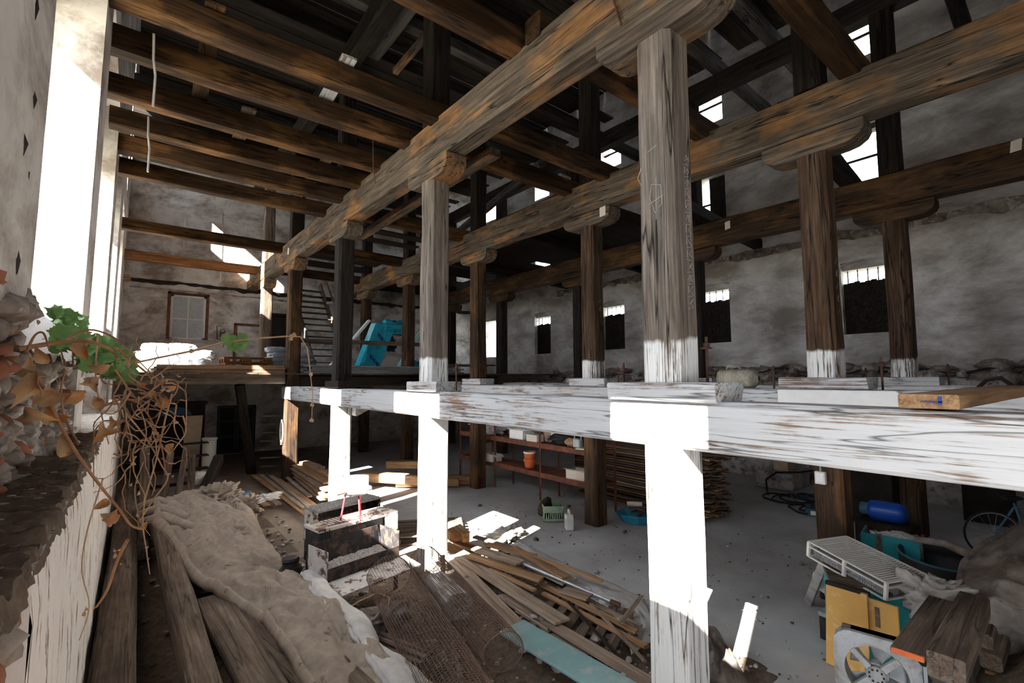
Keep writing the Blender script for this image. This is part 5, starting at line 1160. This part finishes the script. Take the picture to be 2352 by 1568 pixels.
for k in range(34):
    a,b=RV.uniform(255,400),RV.uniform(860,1060); d=RV.uniform(0,6.28); P=[]
    for i in range(RV.randint(7,15)):
        P.append(vp(a,b,VY+RV.uniform(-.06,.06))); d+=RV.uniform(-.9,.9); a+=16*math.cos(d); b+=16*math.sin(d)+5
        a=min(428,max(215,a))
    M().tube(P,[.0045*(1-.7*i/len(P)) for i in range(len(P))],5).build('stem','twigdry' if k%3 else 'twig',v,70)
DL=[(190,797,.17,-.2),(83,890,.16,-.6),(70,955,.15,-.6),(165,905,.13,-.3),(230,845,.13,-.1),(240,990,.14,-.2),(347,905,.10,0),(368,925,.11,0),(240,1155,.10,-.3),(250,1190,.11,-.3),(390,1028,.10,0),(60,848,.13,-.5),(150,1035,.14,-.5),(262,970,.11,0),(330,1210,.07,0),(112,905,.14,-.5),(395,890,.08,0),(215,880,.11,-.1),(95,820,.12,-.4),(120,960,.13,-.4),(225,925,.12,-.1),(318,885,.08,0)]
for k,(a,b,s,dy) in enumerate(DL):
    mb=M(); leafshape(mb,vp(a,b,VY+dy),s*.70,(R.uniform(-.6,.6),-1,R.uniform(-.5,.7)),R.uniform(0,6),R.uniform(1.5,2.6),k%2); mb.build('dry_leaf','dryleaf',v,80)
mb=M()
for k in range(70):
    st=ST[k%len(ST)][0]; a,b=st[k%len(st)]; leafshape(mb,vp(a+R.uniform(-12,12),b+R.uniform(-25,25),VY+R.uniform(-.2,.1)),R.uniform(.012,.03),(R.uniform(-1,1),-1,R.uniform(-1,1)),R.uniform(0,6),.9,0)
mb.build('shrivelled_leaves','twigdry',v,80)
v=thing('green_creeper','green leafy creeper mound growing on the window sill behind the dry vine','creeper',tuple(at(200,790,y=4.2)))
o0=v.location.copy(); mb=M()
for k in range(230):
    u=R.random(); px=135+165*u+R.uniform(-12,12); py=(735+95*u+R.uniform(-32,55)) if u<.3 else (770+60*u+R.uniform(-20,45)); leafshape(mb,vp(px,py,4.1+R.uniform(-.35,.5)),R.uniform(.05,.13),(R.uniform(-.8,.8),-1,R.uniform(0,1.2)),R.uniform(0,6),.4)
mb.build('foliage','greenleaf',v,80)
for k in range(8): M().tube([vp(150+k*18,840,4.2),vp(150+k*17+R.uniform(-20,20),780,4.1),vp(140+k*20,735+k*8,4.2)],.005,5).build('stem','twig',v,60)
v=thing('ivy_shoot','long thin vine shoot with one bright leaf arching into the room','vine',tuple(at(300,835,y=3.4))); o0=v.location.copy()
P=[vp(*q) for q in ((288,838,3.5),(360,822,3.4),(440,806,3.3),(520,785,3.2),(600,776,3.1),(660,772,3.1),(690,773,3.1),(706,800,3.1),(712,850,3.1),(718,905,3.1),(716,968,3.1))]
M().tube(P,[.006,.006,.006,.0055,.005,.005,.0045,.004,.0035,.003,.002],6).build('stem','twigdry',v,60)
mb=M()
for a,b,s in ((527,778,.085),(548,786,.10),(538,794,.09),(554,776,.07)): leafshape(mb,vp(a,b,3.18),s,(R.uniform(-.4,.4),-1,.3),R.uniform(0,6),.3)
mb.build('green_leaf','greenleaf',v,80)
mb=M()
for a,b in ((670,772),(668,778),(676,768),(714,860),(717,930),(716,965),(440,806)): mb.rock(vp(a,b,3.1),.012,a)
mb.build('shrivelled_leaves','twigdry',v,60)
bag('straw_nest','small straw nest stuck on the windowed wall below the joists','nest',tuple(at(291,640,x=-.28)-Vector((0,0,.1))),(.2,.35,.24),'twigdry',0,71,amp=.5)
for k,(a,b) in enumerate(((85,230),(62,330),(70,425),(52,600),(88,20))): # sockets in the pier plaster, their shade painted as near-black lumps
    p=at(a,b,x=wallx(5)); mb=M(); mb.rock((wallx(p.z)-.045,p.y,p.z),(.055,.07,.10),k+5); o=mb.build('pocket_shade','nearblack',None,40); o['kind']='structure'
# ------------------------------------------------------------------ light
wd=bpy.data.worlds.new('sky'); S.world=wd; wd.use_nodes=True
bg=wd.node_tree.nodes['Background']; bg.inputs[0].default_value=(.80,.89,1.0,1); bg.inputs[1].default_value=4.0
sl=bpy.data.lights.new('sun','SUN'); sl.energy=34; sl.angle=math.radians(.55); sl.color=(1,.95,.87)
so=bpy.data.objects.new('sun',sl); COL.objects.link(so); so.rotation_euler=Vector((3.22,1.15,-2.65)).to_track_quat('-Z','Y').to_euler(); so.location=(-20,-8,25)
S.view_settings.view_transform='Standard'; S.view_settings.look='None'; S.view_settings.exposure=1.42; S.view_settings.gamma=1
S.view_settings.use_curve_mapping=False
S.cycles.max_bounces=10; S.cycles.diffuse_bounces=7; S.cycles.sample_clamp_indirect=12
